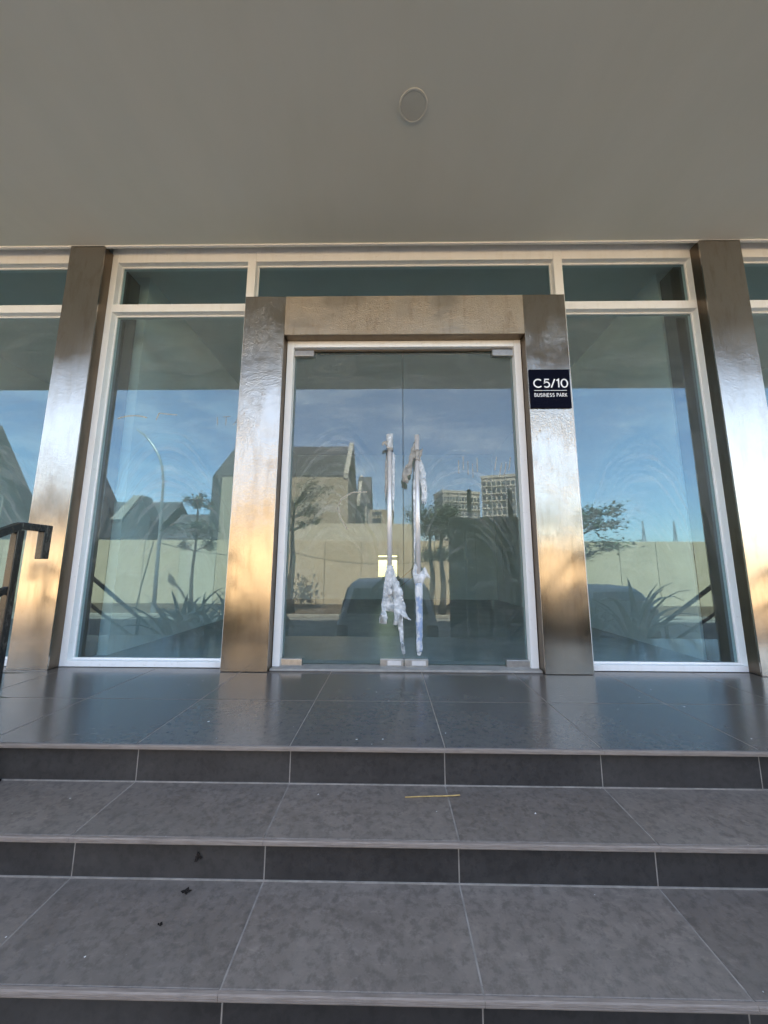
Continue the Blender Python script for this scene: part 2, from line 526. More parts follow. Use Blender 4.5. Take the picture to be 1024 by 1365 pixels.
# ------------------------------------------------------------------ ground, road, kerb, verge
struct(MB().add([(-400, 60, GZ - .05), (-400, -600, GZ - .05), (400, -600, GZ - .05), (400, 60, GZ - .05)], [(0, 1, 2, 3)]).build('ground', M['earth']))
struct(box(-90, 90, -12.4, 0, GZ - .04, GZ).build('road', M['asphalt']))
struct(box(-90, 90, -17.0, -12.56, GZ - .04, GZ + .10).build('verge', M['earth']))
kerb = struct(box(-90, 90, -12.54, -12.42, GZ - .03, GZ + .06).build('kerb', M['concrete']))
km = box(-.495, .495, -.08, .08, 0, .12).mesh('kerb_stone', M['kerb'], .012)
for k in range(-30, 31):
    obj('kerb_stone', km, kerb, (k * 1.0, -12.48, GZ))

# ------------------------------------------------------------------ landing and stairs
landing = struct(box(-5.4, 5.4, Y1 + .0238, .10, GZ, -.0010).build('landing', M['grout']))
JW = .0019
def tile_mesh(w, d, mat, th=.012):
    return box(JW, w - JW, JW, d - JW, -th, 0).mesh('tile', mat, .0012, seg=1)
k0, k1 = -9, 8
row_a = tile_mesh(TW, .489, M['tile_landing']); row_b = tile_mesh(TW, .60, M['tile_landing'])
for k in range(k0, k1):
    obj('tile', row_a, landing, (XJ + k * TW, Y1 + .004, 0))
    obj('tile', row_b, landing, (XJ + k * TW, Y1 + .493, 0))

stairs = struct(thing('stairs', '', ''))
del stairs['label'], stairs['category']
XL, XR = XJ - 3 * TW, XJ + 2 * TW + .45
levels = [(Y1, 0.), (Y2, -.142), (Y3, -.270)]
for k in range(1, 8): levels.append((Y3 - .27 * k, -.27 - .13125 * k))
def nosing_mesh(w):
    # rounded tile edge with two fine grooves
    pr = [(0, 0), (-.0075, 0), (-.0100, -.0022), (-.0106, -.0050), (-.0096, -.0058), (-.0108, -.0066), (-.0108, -.0088), (-.0098, -.0096), (-.0108, -.0104), (-.0104, -.0136), (0, -.0136)]
    return MB().prismx(pr, JW * .25, w - JW * .25).mesh('nosing', M['nosing'])
nm_full, nm_part = nosing_mesh(TW), nosing_mesh(.45)
prev_z = None
for i, (yn, z) in enumerate(levels):
    zb = levels[i + 1][1] if i + 1 < len(levels) else GZ
    yback = levels[i - 1][0] + .022 if i else None
    # concrete core under the tread
    y_core = levels[i - 1][0] + .05 if i else Y1 + .045
    if i: core = box(XL, XR, yn + .0238, y_core, GZ, z - .0010).build('step_core', M['grout'], stairs)
    box(XL + .001, XR - .001, yn - .0040, yn + .02375, z - .0120, z - .0022).build('grout_lip', M['grout'], stairs)
    if i < 5: box(XL + .002, XR - .002, yn + .0192, yn + .0228, zb - .0005, zb + .0034).build('grout_bead', M['grout'], stairs)
    rh = z - .0146 - zb
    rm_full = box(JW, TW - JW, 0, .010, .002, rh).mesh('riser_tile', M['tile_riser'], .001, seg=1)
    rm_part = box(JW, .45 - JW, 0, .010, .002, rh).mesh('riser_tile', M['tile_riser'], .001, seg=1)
    if i:
        d = yback - (yn + .004)
        tm_full, tm_part = tile_mesh(TW, d, M['tile']), tile_mesh(.45, d, M['tile'])
    for c in range(-3, 3):
        full = c < 2
        x = XJ + c * TW
        if i: obj('tile', tm_full if full else tm_part, stairs, (x, yn + .004, z))
        obj('nosing', nm_full if full else nm_part, stairs, (x, yn + .0042, z - .0006))
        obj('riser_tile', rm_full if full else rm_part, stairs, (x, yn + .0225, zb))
# nosings of the landing on both sides of the stairs (behind the planters)
# planters
def planter(x0, x1, name_label, y0=-3.2, y1=-1.01):
    p = thing('planter', name_label, 'planter', ((x0 + x1) / 2, (y0 + y1) / 2, GZ), 'planters beside the stairs')
    w, d = (x1 - x0) / 2, (y1 - y0) / 2
    H = 1.14
    for a in ((-w, w, -d, -d + .1), (-w, w, d - .1, d), (-w, -w + .1, -d + .1, d - .1), (w - .1, w, -d + .1, d - .1)):
        box(a[0], a[1], a[2], a[3], 0, H).build('wall', M['concrete'], p, .008)
    so = box(-w + .1, w - .1, -d + .1, d - .1, .3, H - .06).build('soil', M['soil'], p)
    return p
planter(-2.78, XL - .03, 'low grey planter on the left of the stairs')
planter(XR + .03, 2.95, 'low grey planter on the right of the stairs')

# neighbouring stairs beyond the planters
for sx, x0, x1 in ((-1, -5.4, -2.86), (1, 3.03, 5.4)):
    st = MB()
    for i, (yn, z) in enumerate(levels):
        st.box(x0, x1, yn + (0 if i else .0), (levels[i - 1][0] + .004 if i else Y1 + .028), GZ, z - .001)
    struct(st.build('side_stairs', M['tile']))

# ------------------------------------------------------------------ the shop building
shop = thing('shop_building', 'shop unit with deep overhang, steel columns and white framed glass front', 'building', (0, 0, 0))
box(-22, 22, EDGE, 0, SOF, SOF + .30).build('soffit', M['soffit'], shop)
box(-22, 22, EDGE - .004, 9, SOF + .302, 14.2).build('upper_wall', M['facade'], shop)
box(-22, 22, .022, 8.8, 3.33, SOF + .298).build('ceiling', M['interior_ceiling'], shop)
box(-8, 8, 0, .020, 3.211, 3.50).build('ceiling_trim', M['white'], shop, .002)
box(-8.0, 8.0, .105, 6, -.3, -.004).build('interior_floor', M['interior_floor'], shop)
# back wall with one small opening low down
BY = 5.8
bw = MB()
bw.box(-8, -.255, BY, BY + .2, -.004, 3.33); bw.box(.175, 8, BY, BY + .2, -.004, 3.33)
bw.box(-.255, .175, BY, BY + .2, -.004, .49); bw.box(-.255, .175, BY, BY + .2, .97, 3.33)
bwo = bw.build('back_wall', M['interior_wall'], shop)
bf = box(-.255, .175, BY + .02, BY + .06, .862, .935).build('window_bar', M['white'], bwo)
for xx in (-2.22, 2.41 + .38):
    box(xx - .38, xx, .45, BY, -.004, 3.33).build('party_wall', M['interior_wall'], shop)
for sx in (-1, 1):
    xa, xb = sorted((sx * 5.2, sx * 22))
    box(xa, xb, .06, 8, GZ, 3.33).build('wall', M['facade'], shop)
    xa, xb = sorted((sx * 5.2, sx * 5.0))
    box(xa, xb, .36, BY, -.004, 3.33).build('party_wall', M['interior_wall'], shop)

box(-1.2, 1.2, BY + .201, BY + 1.25, 1.08, 1.16).build('rear_sun_block', M['facade'], shop)  # added unseen slab, keeps the sun from falling in through the rear opening
bwp = box(-.254, .174, BY + .08, BY + .09, .491, .969).build('pane', M['warm_light_pane'], bwo)  # added pane, colours the white sky behind it like warm daylight
# interior stair rail glimpsed at the back
ir = MB()
ir.bar((.20, 5.5, .42), (.62, 5.5, .78), .02, .02); ir.bar((.20, 5.5, .26), (.62, 5.5, .60), .015, .015)
ir.bar((.62, 5.5, .0), (.62, 5.5, .80), .025, .025); ir.bar((.20, 5.5, -.004), (.20, 5.5, .44), .025, .025)
tag(ir.build('stair_rail', M['wall_cream']), 'thin cream stair rail at the back of the dim shop interior', 'railing')

# columns: stainless front, darker returns
def column(x0, x1):
    c = box(x0, x1, 0, .012, .004, SOF - .0015).build('column', M['steel_column'], shop, .0015)
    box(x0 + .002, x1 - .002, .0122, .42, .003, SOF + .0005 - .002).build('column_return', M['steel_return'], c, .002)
    box(x0 - .003, x1 + .003, -.004, .0, .0, .004).build('base_joint', M['grout'], c)
    return c
for x0, x1 in ((-2.553, -2.275), (2.405, 2.722)):
    column(x0, x1)
for x0, x1 in ((-5.2, -4.9), (4.9, 5.2)):
    column(x0, x1)
# door portal
por = thing('door_portal', '', ''); del por['label'], por['category']; por.parent = shop
for x0, x1 in ((-1.1165, -.805), (1.0165, 1.331)):
    c = box(x0, x1, 0, .010, .003, 2.756).build('side_cladding', M['steel_portal'], por, .0015)
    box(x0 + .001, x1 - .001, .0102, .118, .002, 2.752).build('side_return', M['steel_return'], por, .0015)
box(-.8035, 1.015, .001, .011, 2.433, 2.7555).build('lintel_cladding', M['steel_lintel'], por, .0015)
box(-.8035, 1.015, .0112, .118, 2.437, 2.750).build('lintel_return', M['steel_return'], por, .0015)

# glazing
FY = .09
def frame_window(x0, x1, zlo, glass_mat, tz0=2.703, tz1=2.770, left=.056, right=.056, parent=shop, cut=None, zone=None):
    w = thing('window', '', ''); del w['label'], w['category']; w.parent = parent
    D0, D1 = FY, .185
    box(x0, x0 + left, D0, D1, .003, 3.30).build('stile', M['white'], w, .002)
    box(x1 - right, x1, D0, D1, .003, 3.30).build('stile', M['white'], w, .002)
    MB().box(x0 + left + .0005, x1 - right - .0005, D0 + .001, D1, .003, .040).build('sill', M['white'], w, .002)
    MB().box(x0 + left + .0005, x1 - right - .0005, D0 + .001, D1, tz0, tz1).build('transom_bar', M['white'], w, .002)
    MB().box(x0 + left + .0005, x1 - right - .0005, D0 + .001, D1, 3.150, 3.30).build('head_rail', M['white'], w, .002)
    xi0, xi1 = x0 + left, x1 - right
    # inner glazing beads
    for za, zb in ((.040, tz0), (tz1, 3.150)):
        b = MB()
        b.box(xi0 + .001, xi1 - .001, .136, .148, za + .0005, za + .012); b.box(xi0 + .001, xi1 - .001, .136, .148, zb - .012, zb - .0005)
        b.box(xi0 + .001, xi0 + .012, .1365, .1475, za + .0125, zb - .0125); b.box(xi1 - .012, xi1 - .001, .1365, .1475, za + .0125, zb - .0125)
        b.build('bead', M['white'], w)
        g = pane(xi0 + .002, xi1 - .002, za + .002, zb - .002, glass_mat if za < 1 else M['glass_transom'], w)
    return w
def pane(x0, x1, z0, z1, mat, parent, y=GLY, th=.010):
    g = MB().add([(x0, y, z0), (x1, y, z0), (x1, y, z1), (x0, y, z1), (x0, y + th, z0), (x1, y + th, z0), (x1, y + th, z1), (x0, y + th, z1)],
                 [(0, 1, 2, 3), (7, 6, 5, 4), (0, 4, 5, 1), (1, 5, 6, 2), (2, 6, 7, 3), (3, 7, 4, 0)])
    o = g.build('pane', mat, parent)
    me = o.data
    me.materials.append(M['glass_back']); me.materials.append(M['glass_edge'])
    for p in me.polygons:
        if p.normal.y > .5: p.material_index = 1
        elif abs(p.normal.y) < .5: p.material_index = 2
    return o
wl = frame_window(-2.285, -1.092, 0, M['glass_left'], right=.066)
wr = frame_window(1.314, 2.460, 0, M['glass_right'], left=.068)
frame_window(-4.895, -2.56, 0, M['glass_side'])
frame_window(2.735, 4.895, 0, M['glass_side'])
# transom light above the door portal
w = thing('window', '', ''); del w['label'], w['category']; w.parent = shop
box(-1.0915, 1.3135, FY + .001, .185, 3.150, 3.30).build('head_rail', M['white'], w, .002)
box(-1.0915, 1.3135, .120, .185, 2.62, 2.72).build('transom_bar', M['white'], w, .002)
b = MB(); b.box(-1.0905, 1.3125, .136, .148, 3.138, 3.1495); b.box(-1.0905, -1.079, .1365, .1475, 2.7205, 3.1375); b.box(1.301, 1.3125, .1365, .1475, 2.7205, 3.1375)
b.build('bead', M['white'], w)
pane(-1.0895, 1.3115, 2.722, 3.148, M['glass_transom'], w)
# blank panels behind the portal cladding, closing the gap between window and door frames
cl = MB(); cl.box(-1.0915, -.806, .122, .185, .003, 2.6195); cl.box(1.018, 1.3135, .122, .185, .003, 2.6195); cl.box(-.8055, 1.0175, .122, .185, 2.445, 2.6195)
cl.build('portal_backing', M['facade'], shop)

# door frame and leaves
dfo = thing('door_frame', '', ''); del dfo['label'], dfo['category']; dfo.parent = shop
box(-.802, -.752, FY, .180, .003, 2.437).build('jamb', M['white'], dfo, .002)
box(.962, 1.0135, FY, .180, .003, 2.437).build('jamb', M['white'], dfo, .002)
box(-.7515, .9615, FY + .001, .180, 2.386, 2.4365).build('head_rail', M['white'], dfo, .002)
box(-.7515, .9615, .128, .179, 2.374, 2.3855).build('door_stop', M['steel_return'], dfo)
box(-.80, 1.012, .030, .20, .0005, .016).build('threshold', M['sill_stone'], shop, .003)

def patch(x0, x1, z0, z1, door, lock=False):
    p = box(x0, x1, .112, .146, z0, z1).build('patch_fitting', M['steel_fitting'], door, .002)
    if lock:
        cx, cz = (x0 + x1) / 2 + .015, (z0 + z1) / 2
        q = MB()
        q.box(x0 + .05, x1 - .018, .1095, .1122, z0 + .010, z1 - .010)
        n = 14
        q.add([(cx + .006 * math.cos(2 * math.pi * i / n), .1085, cz + .009 * math.sin(2 * math.pi * i / n)) for i in range(n)], [tuple(range(n))])
        q.build('lock_plate', M['steel_bright'], p, .001)
    return p
def handle(cx, door):
    h = MB().tube([(cx, .070, .487), (cx, .070, 1.658)], .0175, 20).build('handle', M['steel_bright'], door, 0, True)
    for f in h.data.polygons:
        if len(f.vertices) > 4: f.use_smooth = False
    for z in (.72, 1.42):
        MB().tube([(cx, .086, z), (cx, .148, z)], .010, 12).build('standoff', M['steel_fitting'], door, 0, False)
doorL = thing('glass_door', '', ''); del doorL['label'], doorL['category']; doorL.parent = shop
doorR = thing('glass_door', '', ''); del doorR['label'], doorR['category']; doorR.parent = shop
pane(-.749, .0995, .020, 2.372, M['glass_door'], doorL)
pane(.1045, .9595, .020, 2.372, M['glass_door'], doorR)
patch(-.750, -.597, 2.325, 2.373, doorL); patch(.800, .9605, 2.322, 2.373, doorR)
patch(-.750, -.603, .012, .060, doorL); patch(-.063, .099, .012, .062, doorL, True)
patch(.105, .268, .012, .062, doorR, True); patch(.803, .9605, .012, .062, doorR)
HL, HR = .0005, .2015
handle(HL, doorL); handle(HR, doorR)

# ------------------------------------------------------------------ lettering helper (round stroke face, ribbon strokes)
def arc(cx, cy, rx, ry, a0, a1, n=18):
    return [(cx + rx * math.cos(R(a0 + (a1 - a0) * i / n)), cy + ry * math.sin(R(a0 + (a1 - a0) * i / n))) for i in range(n + 1)]
GLYPH = {   # strokes in a box of height 1; advance width
    'C': ([arc(.50, .5, .47, .5, 48, 312)], .94),
    '5': ([[(.58, 1), (.16, 1), (.09, .56)] + arc(.31, .33, .31, .33, 128, -140, 20)], .66),
    '/': ([[(.0, -.02), (.40, 1.02)]], .42),
    '1': ([[(.05, .86), (.24, 1), (.24, 0)]], .34),
    '0': ([arc(.36, .5, .34, .5, 90, 450, 28)], .74),
    'B': ([[(.06, 0), (.06, 1), (.30, 1)] + arc(.30, .76, .22, .24, 90, -90, 8) + [(.06, .52)], [(.30, .52)] + arc(.32, .26, .26, .26, 90, -90, 8) + [(.06, 0)]], .66),
    'U': ([[(.06, 1), (.06, .30)] + arc(.33, .30, .27, .30, 180, 360, 10) + [(.60, 1)]], .70),
    'S': ([arc(.30, .75, .23, .25, 35, 250, 12)[:-1] + arc(.30, .26, .25, .26, 80, -145, 12)], .62),
    'I': ([[(.06, 0), (.06, 1)]], .16),
    'N': ([[(.06, 0), (.06, 1), (.62, 0), (.62, 1)]], .72),
    'E': ([[(.50, 1), (.06, 1), (.06, 0), (.50, 0)], [(.06, .52), (.46, .52)]], .56),
    'P': ([[(.06, 0), (.06, 1), (.30, 1)] + arc(.30, .74, .24, .26, 90, -90, 8) + [(.06, .48)]], .58),
    'A': ([[(.0, 0), (.34, 1), (.68, 0)], [(.13, .34), (.55, .34)]], .70),
    'R': ([[(.06, 0), (.06, 1), (.30, 1)] + arc(.30, .74, .24, .26, 90, -90, 8) + [(.06, .48)], [(.28, .48), (.56, 0)]], .62),
    'K': ([[(.06, 0), (.06, 1)], [(.54, 1), (.06, .44)], [(.22, .60), (.58, 0)]], .60),
    'T': ([[(.0, 1), (.60, 1)], [(.30, 1), (.30, 0)]], .62),
    'F': ([[(.06, 0), (.06, 1), (.60, 1)], [(.06, .5), (.44, .5)]], .6),
    'o': ([arc(.35, .3, .34, .28, 200, 20, 14)], .8),
}
def text_width(s, gap): return sum((.45 if c == ' ' else GLYPH[c][1] + gap) for c in s) - gap
def lettering(s, x0, x1, z0, z1, y, wid, th=.0012, gap=.16, jitter=0.):
    H = z1 - z0
    sx = (x1 - x0) / text_width(s, gap)
    mb = MB(); cur = x0
    for ch in s:
        if ch == ' ': cur += .45 * sx; continue
        strokes, adv = GLYPH[ch]
        for st in strokes:
            pts = [Vector((cur + a * sx + random.uniform(-1, 1) * jitter, z0 + b * H + random.uniform(-1, 1) * jitter)) for a, b in st]
            ribbon(mb, pts, wid, y, th)
        cur += (adv + gap) * sx
    return mb
def ribbon(mb, pts, wid, y, th):
    n = len(pts)
    lf, rt = [], []
    for i, p in enumerate(pts):
        d1 = (pts[i] - pts[i - 1]).normalized() if i else (pts[1] - pts[0]).normalized()
        d2 = (pts[i + 1] - pts[i]).normalized() if i < n - 1 else d1
        d = (d1 + d2)
        d = d.normalized() if d.length > 1e-4 else d1
        nrm = Vector((-d.y, d.x))
        k = 1 / max(.45, nrm.dot(Vector((-d1.y, d1.x))))
        ext = Vector((0, 0))
        if i == 0: ext = -d1 * wid * .12
        if i == n - 1: ext = d1 * wid * .12
        lf.append(p + ext + nrm * wid / 2 * k); rt.append(p + ext - nrm * wid / 2 * k)
    vs = [(p.x, y, p.y) for p in lf] + [(p.x, y, p.y) for p in rt] + [(p.x, y + th, p.y) for p in lf] + [(p.x, y + th, p.y) for p in rt]
    fs = []
    for i in range(n - 1):
        fs += [(i, i + 1, n + i + 1, n + i), (2 * n + i, 3 * n + i, 3 * n + i + 1, 2 * n + i + 1),
               (i, 2 * n + i, 2 * n + i + 1, i + 1), (n + i, n + i + 1, 3 * n + i + 1, 3 * n + i)]
    fs += [(0, n, 3 * n, 2 * n), (n - 1, 3 * n - 1, 4 * n - 1, 2 * n - 1)]
    mb.add(vs, fs)

# unit number plate on the right portal column
sg = thing('unit_sign', 'navy square sign reading C5/10 BUSINESS PARK on the right steel portal column', 'sign', (1.171, -.001, 1.98))
def loc(mb):
    mb.v = [(x - 1.171, y + .001, z - 1.98) for x, y, z in mb.v]; return mb
loc(box(1.0225, 1.3175, -.012, -.0005, 1.832, 2.131)).build('plate', M['sign_navy'], sg, .0012)
loc(lettering('C5/10', 1.052, 1.300, 1.991, 2.052, -.0132, .0098)).build('lettering', M['sign_white'], sg)
loc(box(1.052, 1.289, -.0131, -.0119, 1.9640, 1.9675)).build('rule_line', M['sign_white'], sg)
loc(lettering('BUSINESS PARK', 1.053, 1.288, 1.918, 1.943, -.0131, .0040, gap=.20)).build('lettering', M['sign_white'], sg)

# finger writing and tape residue on the glass
lettering('ITA', -1.345, -1.135, 1.770, 1.840, GLY - .0012, .0045, .001, .22, .003).build('finger_writing', M['tape_mark'], wl)
mbw = MB()
ribbon(mbw, [Vector(p) for p in arc(-2.0, 1.80, .14, .05, 150, 40, 10)], .010, GLY - .0012, .001)
mbw.build('smear', M['tape_mark'], wl); mbw = MB()
ribbon(mbw, [Vector(p) for p in [(-1.82, 1.815), (-1.80, 1.87), (-1.66, 1.855)]], .008, GLY - .0012, .001)
mbw.build('smear', M['tape_mark'], wl)
mbw = MB()
ribbon(mbw, [Vector(p) for p in [(-.17, 1.245), (-.28, 1.24), (-.36, 1.19), (-.385, 1.12), (-.36, 1.04), (-.31, .965)]], .010, GLY - .0012, .001)
mbw.build('tape_residue', M['tape_mark'], doorL)
mbw = MB()
for i in range(9):
    x = .52 + .035 * i + (.10 if i > 4 else 0); zz = 1.42 + .03 * math.sin(i * 1.7)
    ribbon(mbw, [Vector((x + .012 * (i > 4) * j * .5, zz + .035 * j)) for j in range(-1, 3)], .006, GLY - .0012, .001)
mbw.build('smear', M['tape_mark'], doorR)['kind'] = 'stuff'

# ------------------------------------------------------------------ torn film on the handles
def film(name, outline, y, mat, parent, amp=.012, seed=0, sub=2, freq=14):
    bm = bmesh.new()
    vs = [bm.verts.new((x, y, z)) for x, z in outline]
    bm.faces.new(vs)
    bmesh.ops.triangulate(bm, faces=bm.faces[:])
    for _ in range(sub):
        bmesh.ops.subdivide_edges(bm, edges=bm.edges[:], cuts=1, use_grid_fill=False)
    bmesh.ops.triangulate(bm, faces=bm.faces[:])
    for v in bm.verts:
        p = Vector((v.co.x * freq + seed, v.co.z * freq, seed * .7))
        v.co.y += amp * noise.noise(p) + amp * .5 * noise.noise(p * 2.7)
        v.co.x += amp * .6 * noise.noise(p * 1.9 + Vector((5, 1, 2))) + amp * .3 * noise.noise(p * 6 + Vector((1, 8, 2)))
        v.co.z += amp * .35 * noise.noise(p * 6 + Vector((9, 3, 2)))
    me = bpy.data.meshes.new(name); bm.to_mesh(me); bm.free()
    me.materials.append(mat)
    for f in me.polygons: f.use_smooth = True
    o = obj(name, me, parent)
    s = o.modifiers.new('thickness', 'SOLIDIFY'); s.thickness = .0008
    return o
def wrap(cx, cy, z0, z1, r, mat, parent, name, amp=.005, seed=0, n=18, steps=16, taper=0.):
    mb = MB(); vs = []; fs = []
    for i in range(steps + 1):
        tt = i / steps
        z = z0 + (z1 - z0) * tt
        for k in range(n):
            a = 2 * math.pi * k / n
            rr = (r - taper * (1 - tt)) + amp * noise.noise(Vector((math.cos(a) * 2 + seed, math.sin(a) * 2, z * 24)))
            vs.append((cx + rr * math.cos(a), cy + rr * math.sin(a), z + (.008 * noise.noise(Vector((a * 2, seed, 3))) if i in (0, steps) else 0)))
    for i in range(steps):
        for k in range(n):
            fs.append((i * n + k, i * n + (k + 1) % n, (i + 1) * n + (k + 1) % n, (i + 1) * n + k))
    mb.add(vs, fs)
    o = mb.build(name, mat, parent, 0, True)
    s = o.modifiers.new('thickness', 'SOLIDIFY'); s.thickness = .0008
    return o
fa = thing('protective_film', 'torn clear plastic film wrapped on the left door handle', 'plastic film', (HL, .07, .14))
fb = thing('protective_film', 'torn dirty plastic film knotted on the right door handle with printed sleeve below', 'plastic film', (HR, .07, .106))
bpy.context.view_layer.update()
def rel(o, e):
    o.parent = e; o.matrix_parent_inverse = e.matrix_world.inverted(); return o
rel(wrap(HL, .07, 1.555, 1.664, .0225, M['film'], None, 'top_wrap', .006, 1), fa)
rel(wrap(HL + .002, .07, 1.535, 1.552, .0235, M['film_dirty'], None, 'tape_band', .003, 2, steps=4), fa)
rel(film('torn_flap', [(HL - .018, 1.61), (HL - .055, 1.60), (HL - .062, 1.575), (HL - .048, 1.56), (HL - .04, 1.585), (HL - .02, 1.56)], .052, M['film_dirty'], None, .012, 4), fa)
rel(film('side_strip', [(HL - .02, 1.54), (HL - .034, 1.45), (HL - .031, 1.33), (HL - .037, 1.24), (HL - .026, 1.12), (HL - .018, 1.28)], .058, M['film_dirty'], None, .010, 5), fa)
rel(film('side_strip', [(HL + .018, 1.54), (HL + .040, 1.50), (HL + .034, 1.38), (HL + .038, 1.27), (HL + .028, 1.02), (HL + .018, 1.2)], .060, M['film'], None, .010, 6), fa)
rel(film('hanging_sheet', [(HL - .035, .66), (HL + .005, .70), (HL + .045, .665), (HL + .052, .60), (HL + .085, .54), (HL + .078, .46), (HL + .11, .40), (HL + .145, .335), (HL + .10, .35), (HL + .075, .375),
      (HL + .060, .30), (HL + .034, .30), (HL + .030, .385), (HL - .018, .390), (HL - .022, .305), (HL - .065, .305), (HL - .04, .40), (HL - .042, .52), (HL - .03, .58)], .050, M['film'], None, .022, 8, 3), fa)
rel(film('hanging_tail', [(HL + .040, .42), (HL + .085, .40), (HL + .092, .30), (HL + .088, .22), (HL + .098, .15), (HL + .105, .115), (HL + .086, .108), (HL + .074, .20), (HL + .058, .30)], .046, M['film'], None, .012, 9), fa)
rel(wrap(HL + .004, .066, .50, .70, .026, M['film'], None, 'lower_wrap', .010, 11), fa)
# right handle
rel(wrap(HR, .07, 1.46, 1.54, .022, M['film_dirty'], None, 'knot', .012, 12, steps=8), fb)
rel(film('torn_flap', [(HR - .014, 1.62), (HR - .03, 1.57), (HR - .052, 1.51), (HR - .075, 1.43), (HR - .108, 1.37), (HR - .118, 1.30), (HR - .070, 1.285), (HR - .068, 1.335), (HR - .045, 1.36), (HR - .03, 1.44), (HR - .012, 1.48)], .050, M['film_dirty'], None, .020, 14, 3), fb)
rel(film('torn_flap', [(HR + .01, 1.53), (HR + .042, 1.55), (HR + .036, 1.50), (HR + .016, 1.47)], .05, M['film_dirty'], None, .012, 15), fb)
rel(film('torn_flap', [(HR + .012, 1.50), (HR + .040, 1.43), (HR + .060, 1.37), (HR + .066, 1.24), (HR + .062, 1.15), (HR + .048, 1.12), (HR + .042, 1.155), (HR + .030, 1.13), (HR + .024, 1.28), (HR + .012, 1.40)], .056, M['film'], None, .018, 16, 3), fb)
rel(film('side_strip', [(HR - .018, 1.44), (HR - .030, 1.30), (HR - .028, 1.05), (HR - .030, .80), (HR - .026, .64), (HR - .016, .9)], .062, M['film'], None, .006, 17), fb)
rel(wrap(HR + .003, .069, .125, .58, .027, M['film_print'], None, 'printed_sleeve', .007, 18, steps=26, taper=.008), fb)
rel(film('torn_flap', [(HR - .03, .58), (HR - .042, .66), (HR - .02, .72), (HR + .01, .65), (HR + .045, .69), (HR + .085, .61), (HR + .05, .62), (HR + .03, .56)], .050, M['film'], None, .014, 19), fb)
rel(film('sleeve_tip', [(HR - .016, .14), (HR + .022, .14), (HR + .018, .115), (HR + .004, .095), (HR - .012, .105)], .062, M['film'], None, .008, 20), fb)

# ------------------------------------------------------------------ ceiling cover
cc = thing('ceiling_cover', 'round flat grey cover plate on the soffit above the door', 'ceiling cover', (.128, -.859, SOF))
def ring(r0, r1, z0, z1, n=56):
    mb = MB(); vs = []; fs = []
    for k in range(n):
        c_, s_ = math.cos(2 * math.pi * k / n), math.sin(2 * math.pi * k / n)
        vs += [(r0 * c_, r0 * s_, z0), (r1 * c_, r1 * s_, z0), (r1 * c_, r1 * s_, z1), (r0 * c_, r0 * s_, z1)]
    for k in range(n):
        a, b_ = 4 * k, 4 * ((k + 1) % n)
        fs += [(a, a + 1, b_ + 1, b_), (a + 1, a + 2, b_ + 2, b_ + 1), (a + 2, a + 3, b_ + 3, b_ + 2), (a + 3, a, b_, b_ + 3)]
    return mb.add(vs, fs)
ring(.0675, .079, -.0055, -.0005).build('rim', M['ceiling_ring'], cc, .002)
MB().tube([(0, 0, -.0005), (0, 0, -.0045)], .0665, 48).build('cover_plate', M['ceiling_cover'], cc)

# ------------------------------------------------------------------ handrails
def handrail(x, y0, label, slope=.50, ztop=.850, zlow=-1.0, name='handrail', floor_z=0.0, foot_y=None, far=-3.3, group='black steel stair handrails'):
    h = thing(name, label, 'handrail', (x, y0, floor_z), group)
    W = .031
    def P(y, z): return (0, y - y0, z - floor_z)
    yb = y0 - .12                       # where the flat end begins to slope
    ye = far
    ze = ztop - slope * (yb - ye)
    t = MB()
    t.bar(P(y0 + .02, ztop), P(yb, ztop), W, W); t.bar(P(yb + .003, ztop), P(ye, ze), W * .99, W * .99)
    t.build('top_rail', M['black_steel'], h, .003)
    MB().bar(P(y0, ztop - W / 2 + .001), P(y0, ztop - .135), W, .038).build('end_return', M['black_steel'], h, .003)
    MB().bar(P(yb - .0, ztop - .255), P(ye, ze - .255), W * .8, W * .8).build('mid_rail', M['black_steel'], h, .003)
    k = 0
    yy = yb
    while yy > ye - .01:
        zt = ztop - slope * (yb - yy) - .018
        # foot stands on whatever step lies below
        zf = 0.0
        for (yn, z) in levels:
            if yy < yn + .02: zf = None
        if zf is None:
            zf = GZ
            for i, (yn, z) in enumerate(levels):
                nxt = levels[i + 1][0] if i + 1 < len(levels) else -99
                if yy >= nxt and yy < yn: zf = levels[i + 1][1] if i + 1 < len(levels) else GZ
        MB().bar(P(yy, zf), P(yy, zt), W * .98, W * .98).build('post', M['black_steel'], h, .003)
        box(-.045, .045, yy - y0 - .045, yy - y0 + .045, zf - floor_z, zf - floor_z + .008).build('base_plate', M['black_steel'], h, .002)
        yy -= .94
    return h
handrail(-1.550, -.905, 'black square tube handrail left of the stairs, overlapping the left steel column')
handrail(1.80, -.862, 'black square tube handrail on the right edge of the stairs')
handrail(-2.95, -.50, 'black handrail of the neighbouring stairs left of the planter, mirrored in the left window', .64, .70, group='neighbouring stair handrails')
handrail(3.12, -.42, 'black handrail of the neighbouring stairs right of the planter, mirrored in the right window', .64, .70, group='neighbouring stair handrails')

